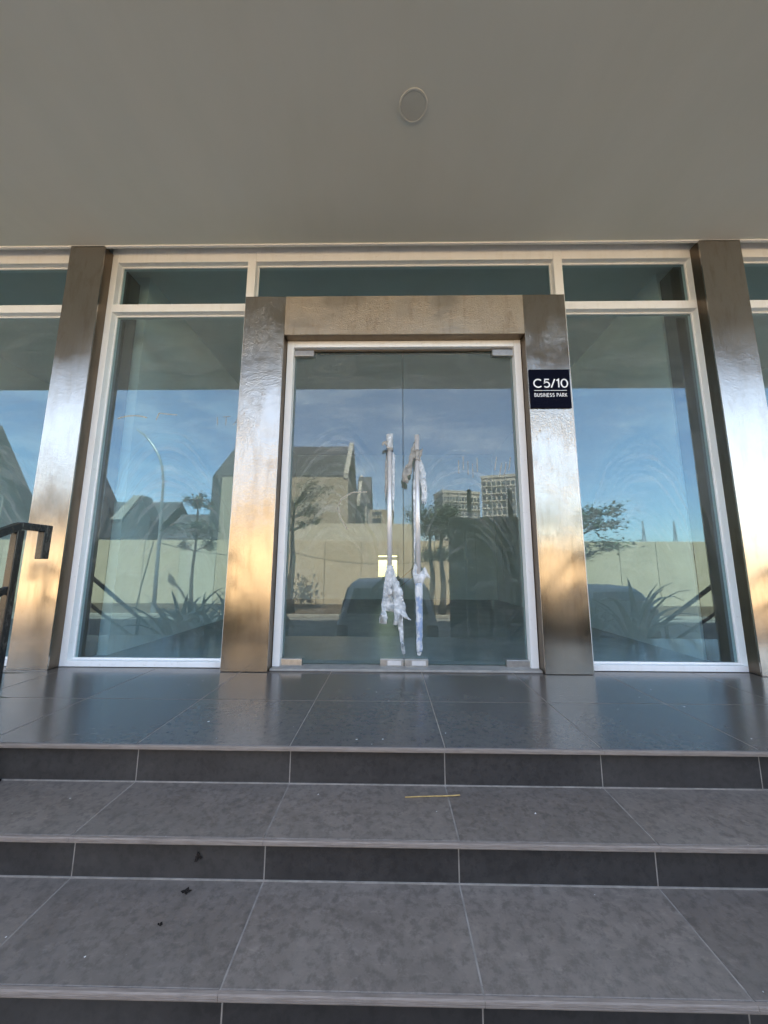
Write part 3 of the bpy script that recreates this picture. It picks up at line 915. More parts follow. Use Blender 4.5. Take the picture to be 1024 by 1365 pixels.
# ------------------------------------------------------------------ strap leaved plants in the planters
def strap_plant(x, y, z, n, ln, label, seed):
    rnd = random.Random(seed)
    o = thing('strap_leaf_plant', label, 'plant', (x, y, z), 'strap leaved plants in the planters')
    for g in range(n):
        a = rnd.uniform(0, 6.28); l = ln * rnd.uniform(.75, 1.25); w = rnd.uniform(.05, .085)
        el = rnd.uniform(1.0, 1.5); droop = rnd.uniform(.7, 2.5)
        p = Vector((rnd.uniform(-.04, .04), rnd.uniform(-.04, .04), -.06))
        mb = MB(); ls = []; N = 7
        side = Vector((-math.sin(a), math.cos(a), 0))
        for i in range(N + 1):
            tt = i / N
            ww = w * (1 - tt ** 2.2) * (.55 + .9 * min(tt * 3, 1) * .5) + .002
            e = el - droop * tt ** 1.6
            ls.append((p + side * ww / 2, p - Vector((0, 0, ww * .18)), p - side * ww / 2))
            p = p + Vector((math.cos(a) * math.cos(e), math.sin(a) * math.cos(e), math.sin(e))) * l / N
        vs = [q for r in ls for q in r]
        fs = []
        for i in range(N):
            fs += [(3 * i, 3 * i + 1, 3 * i + 4, 3 * i + 3), (3 * i + 1, 3 * i + 2, 3 * i + 5, 3 * i + 4)]
        vs += [(q[0], q[1], q[2] - .003) for q in vs]
        m = 3 * (N + 1)
        fs += [tuple(reversed([i + m for i in f])) for f in fs]
        mb.add(vs, fs)
        mb.build('leaf', M['strap_leaf'], o, 0, True)
    return o
PZ = GZ + 1.08
for i, (x, y, n, l, lb) in enumerate([
    (-2.45, -1.55, 22, .80, 'large strap leaved plant in the left planter, nearest the glass'),
    (-2.05, -1.95, 20, .76, 'strap leaved plant in the left planter close to the stairs'),
    (-2.55, -2.25, 18, .70, 'strap leaved plant in the middle of the left planter'),
    (-2.1, -2.75, 18, .70, 'strap leaved plant at the road end of the left planter'),
    (-1.95, -1.35, 18, .85, 'strap leaved plant in the left planter at the corner of the landing'),
    (-2.5, -1.9, 20, .80, 'strap leaved plant at the outer edge of the left planter'),
    (2.75, -1.45, 20, .95, 'tall strap leaved plant in the right planter beside the neighbouring handrail'),
    (2.35, -1.6, 20, .72, 'strap leaved plant in the right planter, nearest the glass'),
    (2.65, -2.15, 20, .74, 'strap leaved plant in the middle of the right planter'),
    (2.3, -2.75, 16, .70, 'strap leaved plant at the road end of the right planter')]):
    strap_plant(x, y, PZ, n, l, lb, 40 + (i if i < 4 else i + 5 if i < 7 else i - 3))

# ------------------------------------------------------------------ straw, dead leaves
st = MB()
pts = [(.058 + .2 * k / 8, -1.054 + .012 * k / 8 + .002 * math.sin(k * .6), -.1385 + .004 * (k / 8) ** 3) for k in range(9)]
st.tube(pts, .0022, 6)
tag(st.build('straw', M['straw']), 'thin yellow dry straw lying on the upper step', 'straw')
def scrap(x, y, z, r, label, seed, vertical=False):
    rnd = random.Random(seed)
    mb = MB()
    for b_ in range(5):
        a = rnd.uniform(0, 6.28); l = r * rnd.uniform(.6, 1.3); w = r * rnd.uniform(.2, .45)
        d = Vector((math.cos(a), math.sin(a), 0)); sd = Vector((-d.y, d.x, 0))
        h = Vector((0, 0, r * .25)); c0 = Vector((0, 0, .0008))
        vs = [c0, c0 + d * l * .5 + sd * w + h * rnd.uniform(.2, 1), c0 + d * l + h * rnd.uniform(0, 1), c0 + d * l * .5 - sd * w + h * rnd.uniform(.1, .6)]
        vs2 = [q + Vector((0, 0, .0012)) for q in vs]
        if vertical:
            vs = [Vector((q.x, -q.z, q.y)) for q in vs]; vs2 = [Vector((q.x, -q.z, q.y)) for q in vs2]
        mb.add(vs + vs2, [(3, 2, 1, 0), (4, 5, 6, 7), (0, 1, 5, 4), (1, 2, 6, 5), (2, 3, 7, 6), (3, 0, 4, 7)])
    o = mb.build('dead_leaf', M['dead_leaf'])
    o.location = (x, y, z)
    return tag(o, label, 'dead leaf')
scrap(-.600, -1.288, -.269, .014, 'small crumpled black leaf on the second step, left of centre', 3)
scrap(-.590, Y2 + .0215, -.208, .014, 'small black scrap stuck on the riser above the crumpled leaf', 5, True)
scrap(-.615, -1.391, -.269, .008, 'tiny dark leaf scrap on the second step in front of the crumpled leaf', 8)

# ------------------------------------------------------------------ across the road: boundary wall
WY = -17.2
bwall = thing('boundary_wall', 'long cream boundary wall of concrete panels across the road', 'wall', (0, WY, GZ))
pm = box(.012, 1.988, -.16, 0, 0, 3.50).mesh('panel', M['wall_cream'], .01, seg=1)
pp = box(.006, 1.994, -.14, .02, 0, 3.50).mesh('panel', M['wall_pale'], .01, seg=1)
for k in range(-20, 22):
    pale = k in (-6,) 
    obj('panel', pp if pale else pm, bwall, (k * 2.0 + .45, 0, 0))
box(-40, 44, -.20, -.162, 0, 3.4).build('back_skin', M['concrete'], bwall)
for xx in (-4.2, -1.1, 4.7, 8.7):
    box(xx, xx + .05, .003, .03, .2, 3.4).build('conduit', M['wall_pale'], bwall)

# houses
def gable_roof(x0, x1, y0, y1, ze, zr, th=.18, over=.0):
    ym = (y0 + y1) / 2
    m = MB()
    m.prismx([(y0 + over, ze - .05), (ym, zr), (ym, zr + th), (y0 + over, ze + th - .05)], x0, x1)
    m.prismx([(ym, zr + .001), (y1, ze), (y1, ze + th), (ym, zr + th + .001)], x0, x1)
    return m
def courses(parent, x0, x1, y0, ym, ze, zr, n=14):
    for i in range(n):
        ta, tb = i / n, (i + 1) / n
        ya, za = y0 + (ym - y0) * ta, ze + (zr - ze) * ta
        yb, zb = y0 + (ym - y0) * tb, ze + (zr - ze) * tb
        MB().prismx([(ya, za + .13), (yb, zb + .13), (yb, zb + .16), (ya, za + .20)], x0, x1).build('roof_course', M['roof_tile'], parent)
def house_window(parent, x0, x1, z0, z1, y, frame='house_trim'):
    f = MB(); b = .07
    f.box(x0, x1, y, y + .05, z0, z0 + b); f.box(x0, x1, y, y + .05, z1 - b, z1)
    f.box(x0, x0 + b, y, y + .05, z0 + b, z1 - b); f.box(x1 - b, x1, y, y + .05, z0 + b, z1 - b)
    fo = f.build('window', M[frame], parent)
    box(x0 + b, x1 - b, y + .005, y + .02, z0 + b, z1 - b).build('pane', M['window_dark'], fo)
big = thing('house', 'large house with long dark tiled roof and blank beige wall behind the boundary wall', 'house')
box(-13.7, -3.35, -34, -26, GZ, 8.0).build('wall', M['house_wall'], big)
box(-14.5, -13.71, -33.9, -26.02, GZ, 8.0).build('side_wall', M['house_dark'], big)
rf = gable_roof(-14.5, -3.75, -26.05, -34, 8.0, 11.8).build('roof', M['roof_tile'], big)
courses(rf, -14.5, -3.76, -26.05, -30.0, 8.0, 11.8, 16)
MB().prismx([(-25.95, 7.9), (-30.0, 11.85), (-34, 7.9), (-34, 8.3), (-30.0, 12.35), (-25.95, 8.35)], -3.74, -3.36).build('gable_parapet', M['house_trim'], big)
box(-8.2, 2.0, -24.2, -24.0, GZ, 3.95).build('yard_wall', M['wall_pale'], big)
h2 = thing('house', 'small pale house with two dark windows and slanted white parapet right of the large house', 'house')
box(-1.9, .4, -36, -32, GZ, 6.3).build('wall', M['house_wall'], h2)
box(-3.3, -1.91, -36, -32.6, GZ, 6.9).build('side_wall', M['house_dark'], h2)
house_window(h2, -1.75, -.75, 4.9, 5.5, -31.999); house_window(h2, -1.75, -.75, 5.65, 6.15, -31.999)
MB().prismx([(-32.4, 6.7), (-35.5, 10.1), (-35.5, 10.6), (-32.4, 7.2)], -3.2, -2.9).build('gable_parapet', M['house_trim'], h2)
gable_roof(-3.32, -1.9, -32.5, -38, 6.9, 10.2).build('roof', M['roof_tile'], h2)
box(-2.35, -2.2, -31.9, -31.7, GZ, 6.6).build('post', M['house_trim'], h2); box(-2.05, -1.92, -31.9, -31.7, GZ, 5.9).build('post', M['house_trim'], h2)

def gable_front(label, xl, xa, xr, ze, za, y, depth, wall='house_dark', trim='house_trim', tw=.25, win=None):
    h = thing('house', label, 'house', (xa, y, GZ))
    def X(v): return v - xa
    MB().prism([(X(xl), 0), (X(xr), 0), (X(xr), ze - GZ), (0, za - GZ), (X(xl), ze - GZ)], 0, -depth).build('wall', M[wall], h)
    for side in (xl, xr):
        d = Vector((X(side), 0, ze - za)); L_ = d.length
        p = MB().prism([(0, za - GZ + .02), (0, za - GZ + .02 + tw * 1.3), (X(side) * 1.03, ze - GZ + tw * .9), (X(side) * 1.03, ze - GZ)], .25, -depth - .1)
        ro = p.build('roof', M['roof_tile'] if trim is None else M['roof_tile'], h)
        if trim:
            MB().prism([(0, za - GZ - .02), (0, za - GZ + tw * 1.3 + .05), (X(side) * 1.04, ze - GZ + tw * 1.0), (X(side) * 1.04, ze - GZ - tw * .5)], .252, .38).build('verge_board', M[trim], h)
    if win:
        for (a, b_, c_, d_) in win: house_window(h, X(a), X(b_), c_ - GZ, d_ - GZ, .002)
    return h
gable_front('tall dark gabled house farthest left across the road', -36, -31.4, -26.9, 3.8, 11.6, -24, .7, trim=None, win=[(-33, -31.8, 4, 6), (-30.6, -29.4, 4, 6)])
gable_front('dark gabled house second from the left across the road', -26.6, -23.6, -20.75, 4.5, 9.6, -24, .7, trim=None, win=[(-24.2, -23, 3.6, 5.4)])
hc = thing('house', 'small dark gabled house with a broad pale slanting band on its roof', 'house', (-19, -23.5, GZ))
MB().prism([(-1.5, 0), (1.35, 0), (1.35, 4.15 - GZ), (.55, 5.9 - GZ), (-.65, 4.15 - GZ), (-1.5, 4.15 - GZ)], 0, -1.2).build('wall', M['house_dark'], hc)
MB().prism([(-1.55, 4.16 - GZ), (-.66, 4.16 - GZ), (.56, 5.92 - GZ), (.05, 5.96 - GZ)], .15, -1.1).build('roof_band', M['house_trim'], hc)
MB().prism([(1.36, 4.1 - GZ), (1.5, 4.1 - GZ), (.60, 5.98 - GZ), (.56, 5.9 - GZ)], .12, -1.1).build('roof_edge', M['roof_tile'], hc)
house_window(hc, -.9, .6, 1.6 + 2.2, 2.6 + 2.2, .002, 'house_dark')
h3 = thing('house', 'house with a taller grey tiled roof and skylight behind the small dark gable', 'house')
box(-26, -20.0, -34, -28.5, GZ, 4.4).build('wall', M['house_wall'], h3)
rf = gable_roof(-26.2, -19.9, -28.3, -34.2, 4.0, 6.7).build('roof', M['roof_tile'], h3)
courses(rf, -26.2, -19.9, -28.3, -31.25, 4.0, 6.7, 9)
MB().bar((-22.4, -29.0, 4.85), (-22.4, -30.2, 5.95), .7, .10).build('skylight', M['house_trim'], rf)
h4 = thing('house', 'low house with a grey tiled roof between the small dark gable and the large house', 'house')
box(-19.7, -14.9, -34, -28.5, GZ, 3.2).build('wall', M['house_wall'], h4)
rf = gable_roof(-19.8, -14.7, -28.3, -34.2, 3.0, 5.5).build('roof', M['roof_tile'], h4)
courses(rf, -19.8, -14.7, -28.3, -31.25, 3.0, 5.5, 9)

# towers
def tower(label, x, y, rz, w, d, h, cols_w, cols_d, floor=3.2, z0=6, seed=1):
    o = thing('apartment_tower', label, 'apartment tower', (x, y, GZ), 'apartment towers in the distance', rz)
    box(-w / 2, w / 2, -d / 2, d / 2, 0, h).build('wall', M['tower_wall'], o)
    rim = MB()
    rim.box(-w / 2 - .3, w / 2 + .3, d / 2 + .01, d / 2 + .35, h - .2, h + 1.0); rim.box(-w / 2 - .3, w / 2 + .3, -d / 2 - .35, -d / 2 - .01, h - .2, h + 1.0)
    rim.box(-w / 2 - .3, -w / 2 - .01, -d / 2, d / 2, h - .2, h + 1.0); rim.box(w / 2 + .01, w / 2 + .3, -d / 2, d / 2, h - .2, h + 1.0)
    rim.build('parapet', M['tower_wall'], o)
    nf = int((h - z0) / floor)
    cw = w / cols_w; cd = d / cols_d
    wm = box(-cw * .33, cw * .33, 0, .12, 0, floor * .50).mesh('window', M['window_dark'])
    wd = box(0, .12, -cd * .33, cd * .33, 0, floor * .50).mesh('window', M['window_dark'])
    for f in range(nf):
        z = h - 1.2 - (f + 1) * floor + .9
        for c_ in range(cols_w): obj('window', wm, o, (-w / 2 + (c_ + .5) * cw, d / 2 - .02, z))
        for c_ in range(cols_d): obj('window', wd, o, (-w / 2 - .10, -d / 2 + (c_ + .5) * cd, z))
        box(-w / 2, w / 2, d / 2 + .002, d / 2 + .45, z - .75, z - .35).build('balcony_slab', M['tower_wall'], o)
    for c_ in (0, 2, 5):
        if c_ < cols_w: box(-w / 2 + c_ * cw - .25, -w / 2 + c_ * cw + .25, d / 2 + .004, d / 2 + .6, 4, h).build('pilaster', M['tower_pilaster'], o)
    return o
tower('long pale apartment block with rows of dark windows in the distance', 30.0, -158, R(-14), 17.4, 10, 34.5, 12, 5)
tower('taller pale apartment tower right of the long block in the distance', 49.5, -160, R(16), 14.0, 15, 41.5, 7, 8)

# lattice masts
for i, x in enumerate((29.6, 33.2)):
    m_ = MB()
    for px in (-.55, .0, .55):
        m_.tube([(px, 0, 0), (px * .05 + .1, 0, 7.6)], .055, 6)
    for k in range(5): m_.tube([(-.5 + .1 * k, 0, 1 + k * 1.3), (.52 - .08 * k, 0, 1.6 + k * 1.3)], .02, 5)
    o = m_.build('lattice_mast', M['galvanised']); o.location = (x, -40, GZ)
    tag(o, ['thin grey lattice mast above the wall, the left one of two', 'thin grey lattice mast above the wall, the right one of two'][i], 'mast', 'masts behind the wall')

# street lamp and wires
lamp = thing('street_lamp', 'tall grey street lamp with curved arm in front of the boundary wall', 'street lamp', (-10.05, -13.0, GZ + .1))
pts = [(0, 0, 0), (-.03, 0, 2.0), (-.08, 0, 4.2), (-.13, 0, 5.75), (-.24, 0, 6.4), (-.44, 0, 6.9), (-.73, 0, 7.36), (-1.0, 0, 7.68), (-1.2, 0, 7.88)]
MB().tube(pts, [.085, .075, .065, .058, .055, .052, .05, .046, .042], 10).build('pole', M['galvanised'], lamp, 0, True)
e = pts[-1]
MB().prism([(e[0] + .06, e[2] - .10), (e[0] - .30, e[2] + .20), (e[0] - .33, e[2] + .30), (e[0] - .02, e[2] + .06)], -.13, .13).build('lamp_head', M['galvanised'], lamp, .02)
MB().tube([(0, 0, 0), (0, 0, .35)], .12, 12).build('base', M['galvanised'], lamp)
stay = MB().tube([(-10.35, -13.0, 1.8), (-10.85, -13, GZ + .1)], .022, 6).build('stay_cable', M['black_steel'])
tag(stay, 'slanted dark stay cable left of the street lamp', 'cable')
def wire(pts, label):
    P_ = [Vector(p) for p in pts]
    out = []
    for i in range(len(P_) - 1):
        for k in range(8):
            q = P_[i].lerp(P_[i + 1], k / 8); s_ = k / 8
            out.append(q - Vector((0, 0, .35 * 4 * s_ * (1 - s_))))
    out.append(P_[-1])
    tag(MB().tube(out, .016, 5).build('wire', M['black_steel']), label, 'wire')
wire([(-10.1, -13.0, 1.75), (-4.8, -14.4, 1.45), (2.0, -14.4, 1.05)], 'black wire strung along the verge from lamp to trees')
wire([(-10.2, -13.02, 2.2), (-16.5, -14.5, 2.5)], 'black wire sagging to the left of the street lamp')

# ------------------------------------------------------------------ trees on the verge
def tree(x, y, h, trunk_r, tiers, label, seed, z=GZ + .09, lean=0., leaf=.17):
    rnd = random.Random(seed)
    o = thing('street_tree', label, 'tree', (x, y, z), 'trees on the verge')
    tr = MB()
    N = 8
    tp = []
    for i in range(N + 1):
        t_ = i / N
        tp.append(Vector((lean * t_ + .05 * math.sin(i * 1.3 + seed), .05 * math.cos(i * 1.1 + seed), h * t_)))
    tr.tube(tp, [trunk_r * (1.25 if i == 0 else 1 - .72 * i / N) for i in range(N + 1)], 8)
    lv = MB()
    for (th, spread, n, thick) in tiers:
        base = tp[0].lerp(tp[-1], 0)
        bi = min(N, max(1, int(th / h * N)))
        bp = tp[bi]
        for k in range(n):
            a = 6.283 * (k + rnd.random() * .7) / n
            l = spread * rnd.uniform(.55, 1.05)
            e_ = bp + Vector((math.cos(a) * l, math.sin(a) * l, rnd.uniform(.15, .55) * l * .6 + .1))
            mid = bp.lerp(e_, .5) + Vector((rnd.uniform(-.1, .1), rnd.uniform(-.1, .1), .10 * l))
            tr.tube([bp, mid, e_], [trunk_r * .34, trunk_r * .22, trunk_r * .07], 5)
            for f in range(2):
                q = mid.lerp(e_, rnd.uniform(.2, .9)); e2 = q + Vector((rnd.uniform(-.4, .4) * l, rnd.uniform(-.4, .4) * l, rnd.uniform(.05, .25) * l))
                tr.tube([q, e2], [trunk_r * .12, trunk_r * .04], 4)
                for c_, rr in ((e_, .30), (e2, .26), (q.lerp(e2, .5), .22)):
                    for j in range(26):
                        cpos = c_ + Vector((rnd.gauss(0, rr * spread * .55), rnd.gauss(0, rr * spread * .55), rnd.gauss(.02, thick)))
                        aa = rnd.uniform(0, 6.28); d = Vector((math.cos(aa), math.sin(aa), rnd.uniform(-.5, .35))).normalized()
                        sd = d.cross(Vector((rnd.uniform(-.4, .4), rnd.uniform(-.4, .4), 1))).normalized()
                        s = leaf * rnd.uniform(.6, 1.2)
                        lv.add([cpos - d * s * .5, cpos + sd * s * .24 + Vector((0, 0, .01)), cpos + d * s * .5, cpos - sd * s * .24 + Vector((0, 0, .01))], [(0, 1, 2, 3)])
    tr.build('trunk', M['bark'], o, 0, True)
    lf = lv.build('crown', M['leaf'], o)
    lf['kind'] = 'stuff'
    return o
tree(-8.55, -13.1, 5.2, .09, [(2.6, .75, 3, .10), (3.6, 1.0, 5, .16), (5.0, .75, 4, .14)], 'slim tiered tree right of the street lamp, mirrored in the left window', 21, leaf=.2)
tree(-4.25, -13.1, 4.7, .17, [(3.7, 1.1, 5, .06), (4.3, 1.5, 7, .10), (4.7, 1.6, 7, .10)], 'spreading umbrella crowned tree at the left side of the door reflection', 22, leaf=.16)
tree(1.80, -13.1, 4.4, .13, [(2.5, .7, 4, .15), (3.4, .9, 6, .2), (4.3, 1.0, 7, .2)], 'dark bushy tree behind the door handles, the left trunk of two', 23, leaf=.2)
tree(2.25, -12.95, 4.5, .14, [(2.6, .7, 4, .15), (3.5, .9, 6, .2), (4.4, .9, 7, .2)], 'dark bushy tree behind the door handles, the right trunk of two', 24, leaf=.2)
tree(8.05, -13.0, 4.4, .15, [(2.7, 1.75, 6, .12), (3.5, 1.8, 7, .12), (4.3, 1.6, 7, .12)], 'broad tree with layered branches by the cream wall on the right', 25, leaf=.24)
# shrubs on the verge right of the middle trees: low rough bank
bank = MB()
bank.prism([(2.6, 0), (3.2, .42), (4.4, .60), (6.0, .55), (7.0, 0)], -15.6, -14.6)
o = bank.build('earth_bank', M['earth'], None, .15); o.location.z = GZ + .09; struct(o)

# ------------------------------------------------------------------ black hoarding with posts, right of the stairs on the road
HX0, HX1, HY = 1.19, 2.80, -4.55
hd = thing('hoarding', 'tall black panel hoarding with two posts rising above its top, beside the parked car', 'hoarding', ((HX0 + HX1) / 2, HY, GZ))
cx = (HX0 + HX1) / 2
HH = 1.72 - GZ
nP = 3
for k in range(nP):
    a = HX0 - cx + (HX1 - HX0) / nP * k
    box(a + .003, a + (HX1 - HX0) / nP - .003, -.03, 0, .05, HH).build('panel', M['hoard'], hd, .004)
for xx in (1.65, 2.49):
    box(xx - cx - .035, xx - cx + .035, -.115, -.032, 0, 2.30 - GZ).build('post', M['hoard'], hd, .004)
for zz in (.5, 1.7, 2.8):
    box(HX0 - cx, HX1 - cx, -.17, -.1165, zz, zz + .07).build('rail', M['hoard'], hd, .004)
MB().tube([(1.53 - cx, .03, .05), (1.53 - cx, .03, 2.72)], .024, 10).build('pipe', M['galvanised'], hd)
for xx in (HX0 + .15, HX1 - .15):
    MB().bar((xx - cx, -.15, 1.7), (xx - cx, -1.0, .03), .06, .06).build('brace', M['hoard'], hd)

# ------------------------------------------------------------------ cars
def car(x, y, rz, paint, label, W=1.86, Lc=4.4, H=1.78):
    c = thing('parked_car', label, 'car', (x, y, GZ), 'parked cars', rz)   # rear bumper at local y = 0, nose towards -y
    hw = W / 2
    # stations along the car: (y, belt z, roof z, half width belt, half width roof, sill z)
    S = [(0.00, .62, .62, hw * .90, hw * .88, .34), (-.05, .98, 1.00, hw * .97, hw * .90, .30), (-.12, 1.04, 1.16, hw * .985, hw * .86, .27), (-.34, 1.05, H - .10, hw, hw * .76, .25), (-.62, 1.05, H - .02, hw, hw * .775, .24),
         (-1.6, 1.05, H, hw, hw * .79, .24), (-2.5, 1.03, H - .05, hw, hw * .77, .24), (-3.15, 1.02, 1.16, hw, hw * .84, .25), (-3.4, 1.0, 1.04, hw * .99, hw * .86, .25), (-4.1, .90, .93, hw * .95, hw * .82, .27), (-Lc, .62, .66, hw * .82, hw * .72, .32)]
    vs, fs = [], []
    def sec(s):
        yy, zb, zr, wb, wr, zs = s
        half = [(wb * .90, zs), (wb * 1.0, zs + .16), (wb * 1.0, (zs + zb) / 2 + .12), (wb * .97, zb), (wr, zr - .06 if zr - zb > .2 else zr - .01), (wr * .86, zr), (wr * .4, zr + .012)]
        return [(a, yy, b_) for a, b_ in half] + [(-a, yy, b_) for a, b_ in reversed(half)]
    n = 14
    for s in S: vs += sec(s)
    for i in range(len(S) - 1):
        for k in range(n):
            fs.append((i * n + k, i * n + (k + 1) % n, (i + 1) * n + (k + 1) % n, (i + 1) * n + k))
    fs += [tuple(range(n - 1, -1, -1)), tuple(range((len(S) - 1) * n, len(S) * n))]
    MB().add(vs, fs).build('body', M[paint], c, 0, False)
    for p_ in c.children[-1].data.polygons: p_.use_smooth = True
    # rear window, windscreen, side windows, set just proud of the body
    def slab(q, off, nm):
        q = [Vector(p_) for p_ in q]
        nn = (q[1] - q[0]).cross(q[3] - q[0]).normalized() * off
        return MB().add([p_ for p_ in q] + [p_ + nn for p_ in q], [(0, 1, 2, 3), (7, 6, 5, 4), (0, 4, 5, 1), (1, 5, 6, 2), (2, 6, 7, 3), (3, 7, 4, 0)]).build(nm, M['car_glass'], c, .006)
    slab([(hw * .78, -.125, 1.20), (-hw * .78, -.125, 1.20), (-hw * .66, -.30, H - .15), (hw * .66, -.30, H - .15)], .02, 'rear_window')
    slab([(-hw * .80, -3.11, 1.20), (hw * .80, -3.11, 1.20), (hw * .70, -2.58, H - .10), (-hw * .70, -2.58, H - .10)], .02, 'windscreen')
    for s in (-1, 1):
        for (ya, yb) in ((-.50, -1.35), (-1.42, -2.1), (-2.16, -2.9)):
            top2 = H - .14 if yb > -2.5 else 1.30
            q = [(s * hw * .965, ya, 1.09), (s * hw * .965, yb, 1.09), (s * hw * (.80 if yb > -2.5 else .90), yb + (.12 if yb < -2.5 else 0), top2), (s * hw * .80, ya, H - .14)]
            slab(q if s < 0 else q[::-1], .015, 'side_window')
        # mirrors, lights
        MB().box(s * hw * .98 - .0, s * (hw + .20), -2.78, -2.68, 1.04, 1.20).build('mirror', M[paint], c, .03)
        a, b_ = sorted((s * hw * .74, s * hw * .945))
        box(a, b_, -.06, .012, .78, 1.02).build('tail_light', M['tail_red'], c, .015)
        box(min(s * hw * .5, s * hw * .8), max(s * hw * .5, s * hw * .8), -Lc - .0, -Lc + .12, .66, .80).build('headlight', M['car_silver'], c, .015)
    box(-hw * .92, hw * .92, -.10, .045, .30, .52).build('bumper', M['rubber'], c, .03)
    box(-.26, .26, .004, .018, .62, .74).build('number_plate', M['plate'], c, .003)
    for (sx, yy) in ((-1, -.85), (1, -.85), (-1, -3.55), (1, -3.55)):
        w_ = MB().tube([(sx * (hw - .24), yy, .33), (sx * (hw - .02), yy, .33)], .33, 24).build('wheel', M['rubber'], c, .02)
        MB().tube([(sx * (hw - .04), yy, .33), (sx * (hw - .008), yy, .33)], .215, 18).build('rim', M['galvanised'], w_, .01)
    return c
car(-.035, -3.70, 0, 'car_grey', 'grey people carrier parked with its rear to the stairs')
car(5.85, -6.6, R(2), 'car_silver', 'grey car parked on the right beyond the planter', 1.75, 4.3, 1.56)

# ------------------------------------------------------------------ the photographer on the stairs
PX, PY, PZ0 = 0.02, -2.97, levels[8][1]
person = thing('person', 'person in dark clothes on the stairs holding a phone up in front of the face', 'person', (PX, PY, PZ0))
def skin_mesh(name, verts, edges, radii, mat, parent, sub=2, root=0):
    me = bpy.data.meshes.new(name)
    me.from_pydata(verts, edges, [])
    o = bpy.data.objects.new(name, me); COL.objects.link(o)
    sk = o.modifiers.new('skin', 'SKIN'); sk.use_smooth_shade = True
    lay = me.skin_vertices[0] if me.skin_vertices else None
    if lay is None:
        bm = bmesh.new(); bm.from_mesh(me); bm.verts.layers.skin.verify(); bm.to_mesh(me); bm.free(); lay = me.skin_vertices[0]
    for i, r in enumerate(radii):
        lay.data[i].radius = r if isinstance(r, tuple) else (r, r); lay.data[i].use_root = (i == root)
    ss = o.modifiers.new('sub', 'SUBSURF'); ss.levels = sub; ss.render_levels = sub
    dg = bpy.context.evaluated_depsgraph_get()
    m2 = bpy.data.meshes.new_from_object(o.evaluated_get(dg))
    o.modifiers.clear(); o.data = m2
    m2.materials.clear(); m2.materials.append(mat)
    for f in m2.polygons: f.use_smooth = True
    o.parent = parent
    return o
# body (person faces +y); z above the tread
V = [(0, 0, .86), (0, .01, 1.02), (0, .01, 1.18), (0, .0, 1.31), (0, .01, 1.39), (0, .03, 1.46),           # pelvis..neck
     (.155, .01, 1.325), (.27, .18, 1.40), (.115, .315, 1.575),                                           # right arm
     (-.155, .01, 1.325), (-.27, .18, 1.40), (-.115, .315, 1.575),
     (.09, 0, .80), (.10, .03, .46), (.11, -.02, .09), (.12, .14, .035),
     (-.09, 0, .80), (-.10, .03, .46), (-.11, -.02, .09), (-.12, .14, .035)]
E_ = [(0, 1), (1, 2), (2, 3), (3, 4), (4, 5), (3, 6), (6, 7), (7, 8), (3, 9), (9, 10), (10, 11), (0, 12), (12, 13), (13, 14), (14, 15), (0, 16), (16, 17), (17, 18), (18, 19)]
RD = [(.15, .11), (.135, .095), (.15, .105), (.14, .09), .055, .05, .062, .045, .030, .062, .045, .030, .088, .060, .045, .034, .088, .060, .045, .034]
body = skin_mesh('body', V, E_, RD, M['cloth_dark'], person)
body.data.materials.append(M['cloth_jean'])
for p_ in body.data.polygons:
    if p_.center.z < .90: p_.material_index = 1
# loose hem of the top, hanging over the trousers
sh = MB(); ring_n = 22; vs = []
for j, (zz, ra, rb) in enumerate(((.80, .185, .135), (.90, .178, .128), (1.02, .160, .116), (1.14, .163, .116))):
    for k in range(ring_n):
        a = 2 * math.pi * k / ring_n
        q = 1 + (.05 * math.sin(5 * a + j) if j < 2 else .015 * math.sin(4 * a))
        vs.append((ra * q * math.cos(a), .008 + rb * q * math.sin(a), zz + .006 * math.sin(3 * a)))
sh.add(vs, [(j * ring_n + k, j * ring_n + (k + 1) % ring_n, (j + 1) * ring_n + (k + 1) % ring_n, (j + 1) * ring_n + k) for j in range(3) for k in range(ring_n)])
so = sh.build('shirt', M['cloth_dark'], person, 0, True)
so.modifiers.new('thickness', 'SOLIDIFY').thickness = .004
head = bpy.data.meshes.new('head')
bm = bmesh.new()
bmesh.ops.create_uvsphere(bm, u_segments=28, v_segments=20, radius=1)
for v_ in bm.verts:
    x_, y_, z_ = v_.co
    jaw = 1 - .28 * max(0, -z_ - .1)
    nose = .16 * math.exp(-((x_ / .14) ** 2 + ((z_ + .12) / .22) ** 2)) if y_ > 0 else 0
    eye = -.06 * (math.exp(-(((abs(x_) - .36) / .16) ** 2 + ((z_ - .06) / .10) ** 2))) if y_ > 0 else 0
    lip = .03 * math.exp(-((x_ / .25) ** 2 + ((z_ + .50) / .07) ** 2)) if y_ > 0 else 0
    v_.co = (x_ * .074 * jaw, (y_ + nose + eye + lip) * .095, z_ * .115)
for f in bm.faces: f.smooth = True
bm.to_mesh(head); bm.free(); head.materials.append(M['skin'])
hd_o = obj('head', head, person, (0, .05, 1.535))
for s in (-1, 1):
    e_ = MB().tube([(s * .070, -.005, .012), (s * .080, -.012, .012)], .026, 10).build('ear', M['skin'], hd_o, .004, True)
    MB().tube([(s * .028, .083, .010), (s * .028, .0905, .010)], .010, 10).build('eye', M['hair'], hd_o, .002, True)
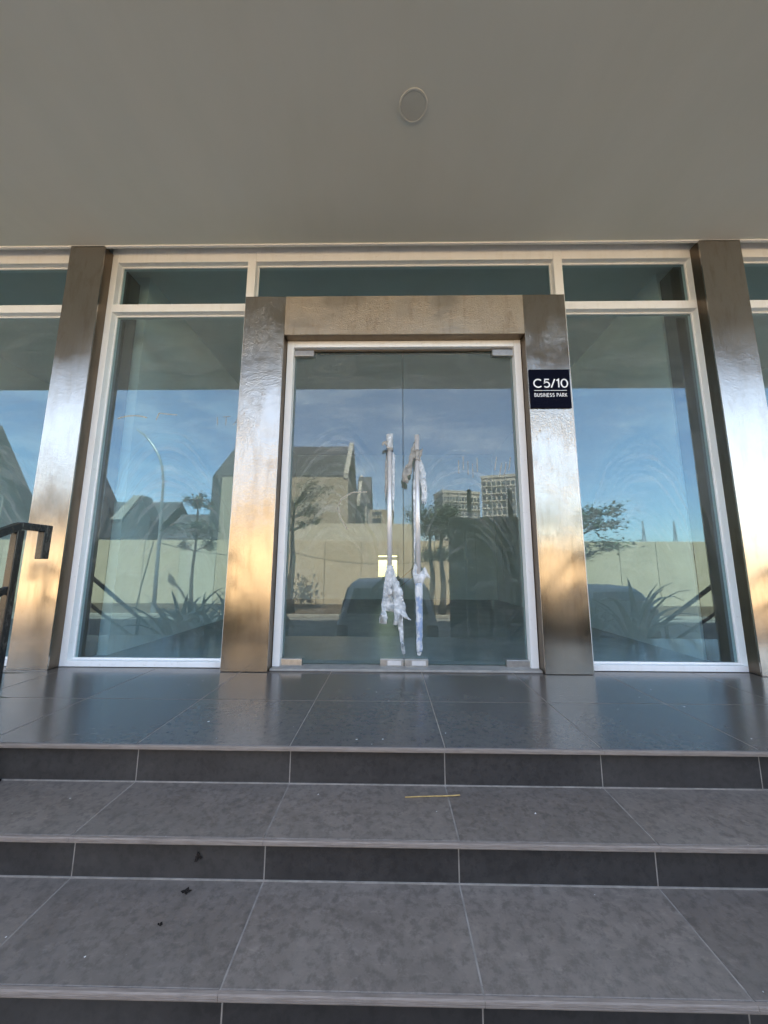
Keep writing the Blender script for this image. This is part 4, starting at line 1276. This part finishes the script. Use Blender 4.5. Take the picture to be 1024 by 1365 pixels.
hair = bpy.data.meshes.new('hair')
bm = bmesh.new()
bmesh.ops.create_uvsphere(bm, u_segments=24, v_segments=16, radius=1)
bmesh.ops.delete(bm, geom=[v_ for v_ in bm.verts if v_.co.y > .10 and v_.co.z < .50], context='VERTS')
for v_ in bm.verts:
    k_ = 1 + .05 * noise.noise(v_.co * 4)
    v_.co = (v_.co.x * .084 * k_, v_.co.y * .106 * k_ - .004, v_.co.z * (.125 if v_.co.z > 0 else .15) * k_)
for f in bm.faces: f.smooth = True
bm.to_mesh(hair); bm.free(); hair.materials.append(M['hair'])
obj('hair', hair, hd_o)
# hands: palm and five fingers each, closed on the phone edges
for s in (-1, 1):
    hv = [(s * .115, .315, 1.575), (s * .085, .345, 1.615), (s * .066, .365, 1.65)]
    he = [(0, 1), (1, 2)]; hr = [.026, .032, .026]
    for k in range(4):
        z_ = 1.625 + .021 * k; ln = (.8, 1, .95, .8)[k]
        i0 = len(hv)
        hv += [(s * .066, .372, z_), (s * (.058), .372 + .030 * ln, z_ + .004), (s * .036, .372 + .042 * ln, z_ + .006), (s * (.036 - .022 * ln), .372 + .036 * ln, z_ + .006)]
        he += [(2, i0), (i0, i0 + 1), (i0 + 1, i0 + 2), (i0 + 2, i0 + 3)]; hr += [.0095, .009, .0085, .007]
    i0 = len(hv)
    hv += [(s * .070, .345, 1.628), (s * .052, .366, 1.655), (s * .036, .370, 1.684)]
    he += [(1, i0), (i0, i0 + 1), (i0 + 1, i0 + 2)]; hr += [.013, .010, .008]
    skin_mesh('hand', hv, he, hr, M['skin'], person, 1)
for s in (-1, 1):
    sh = MB(); 
    sh.box(s * .12 - .045, s * .12 + .045, -.085, .165, .0, .028)
    sh.box(s * .12 - .042, s * .12 + .042, -.08, .15, .028, .075)
    sh.build('shoe', M['rubber'], person, .02)
phone = box(-.036, .036, -.008, 0, 0, .150).build('phone', M['phone'], None, .003)
phone.location = (.030, -2.562, PZ0 + 1.612)
tag(phone, 'black phone held upright by the person on the stairs', 'phone')
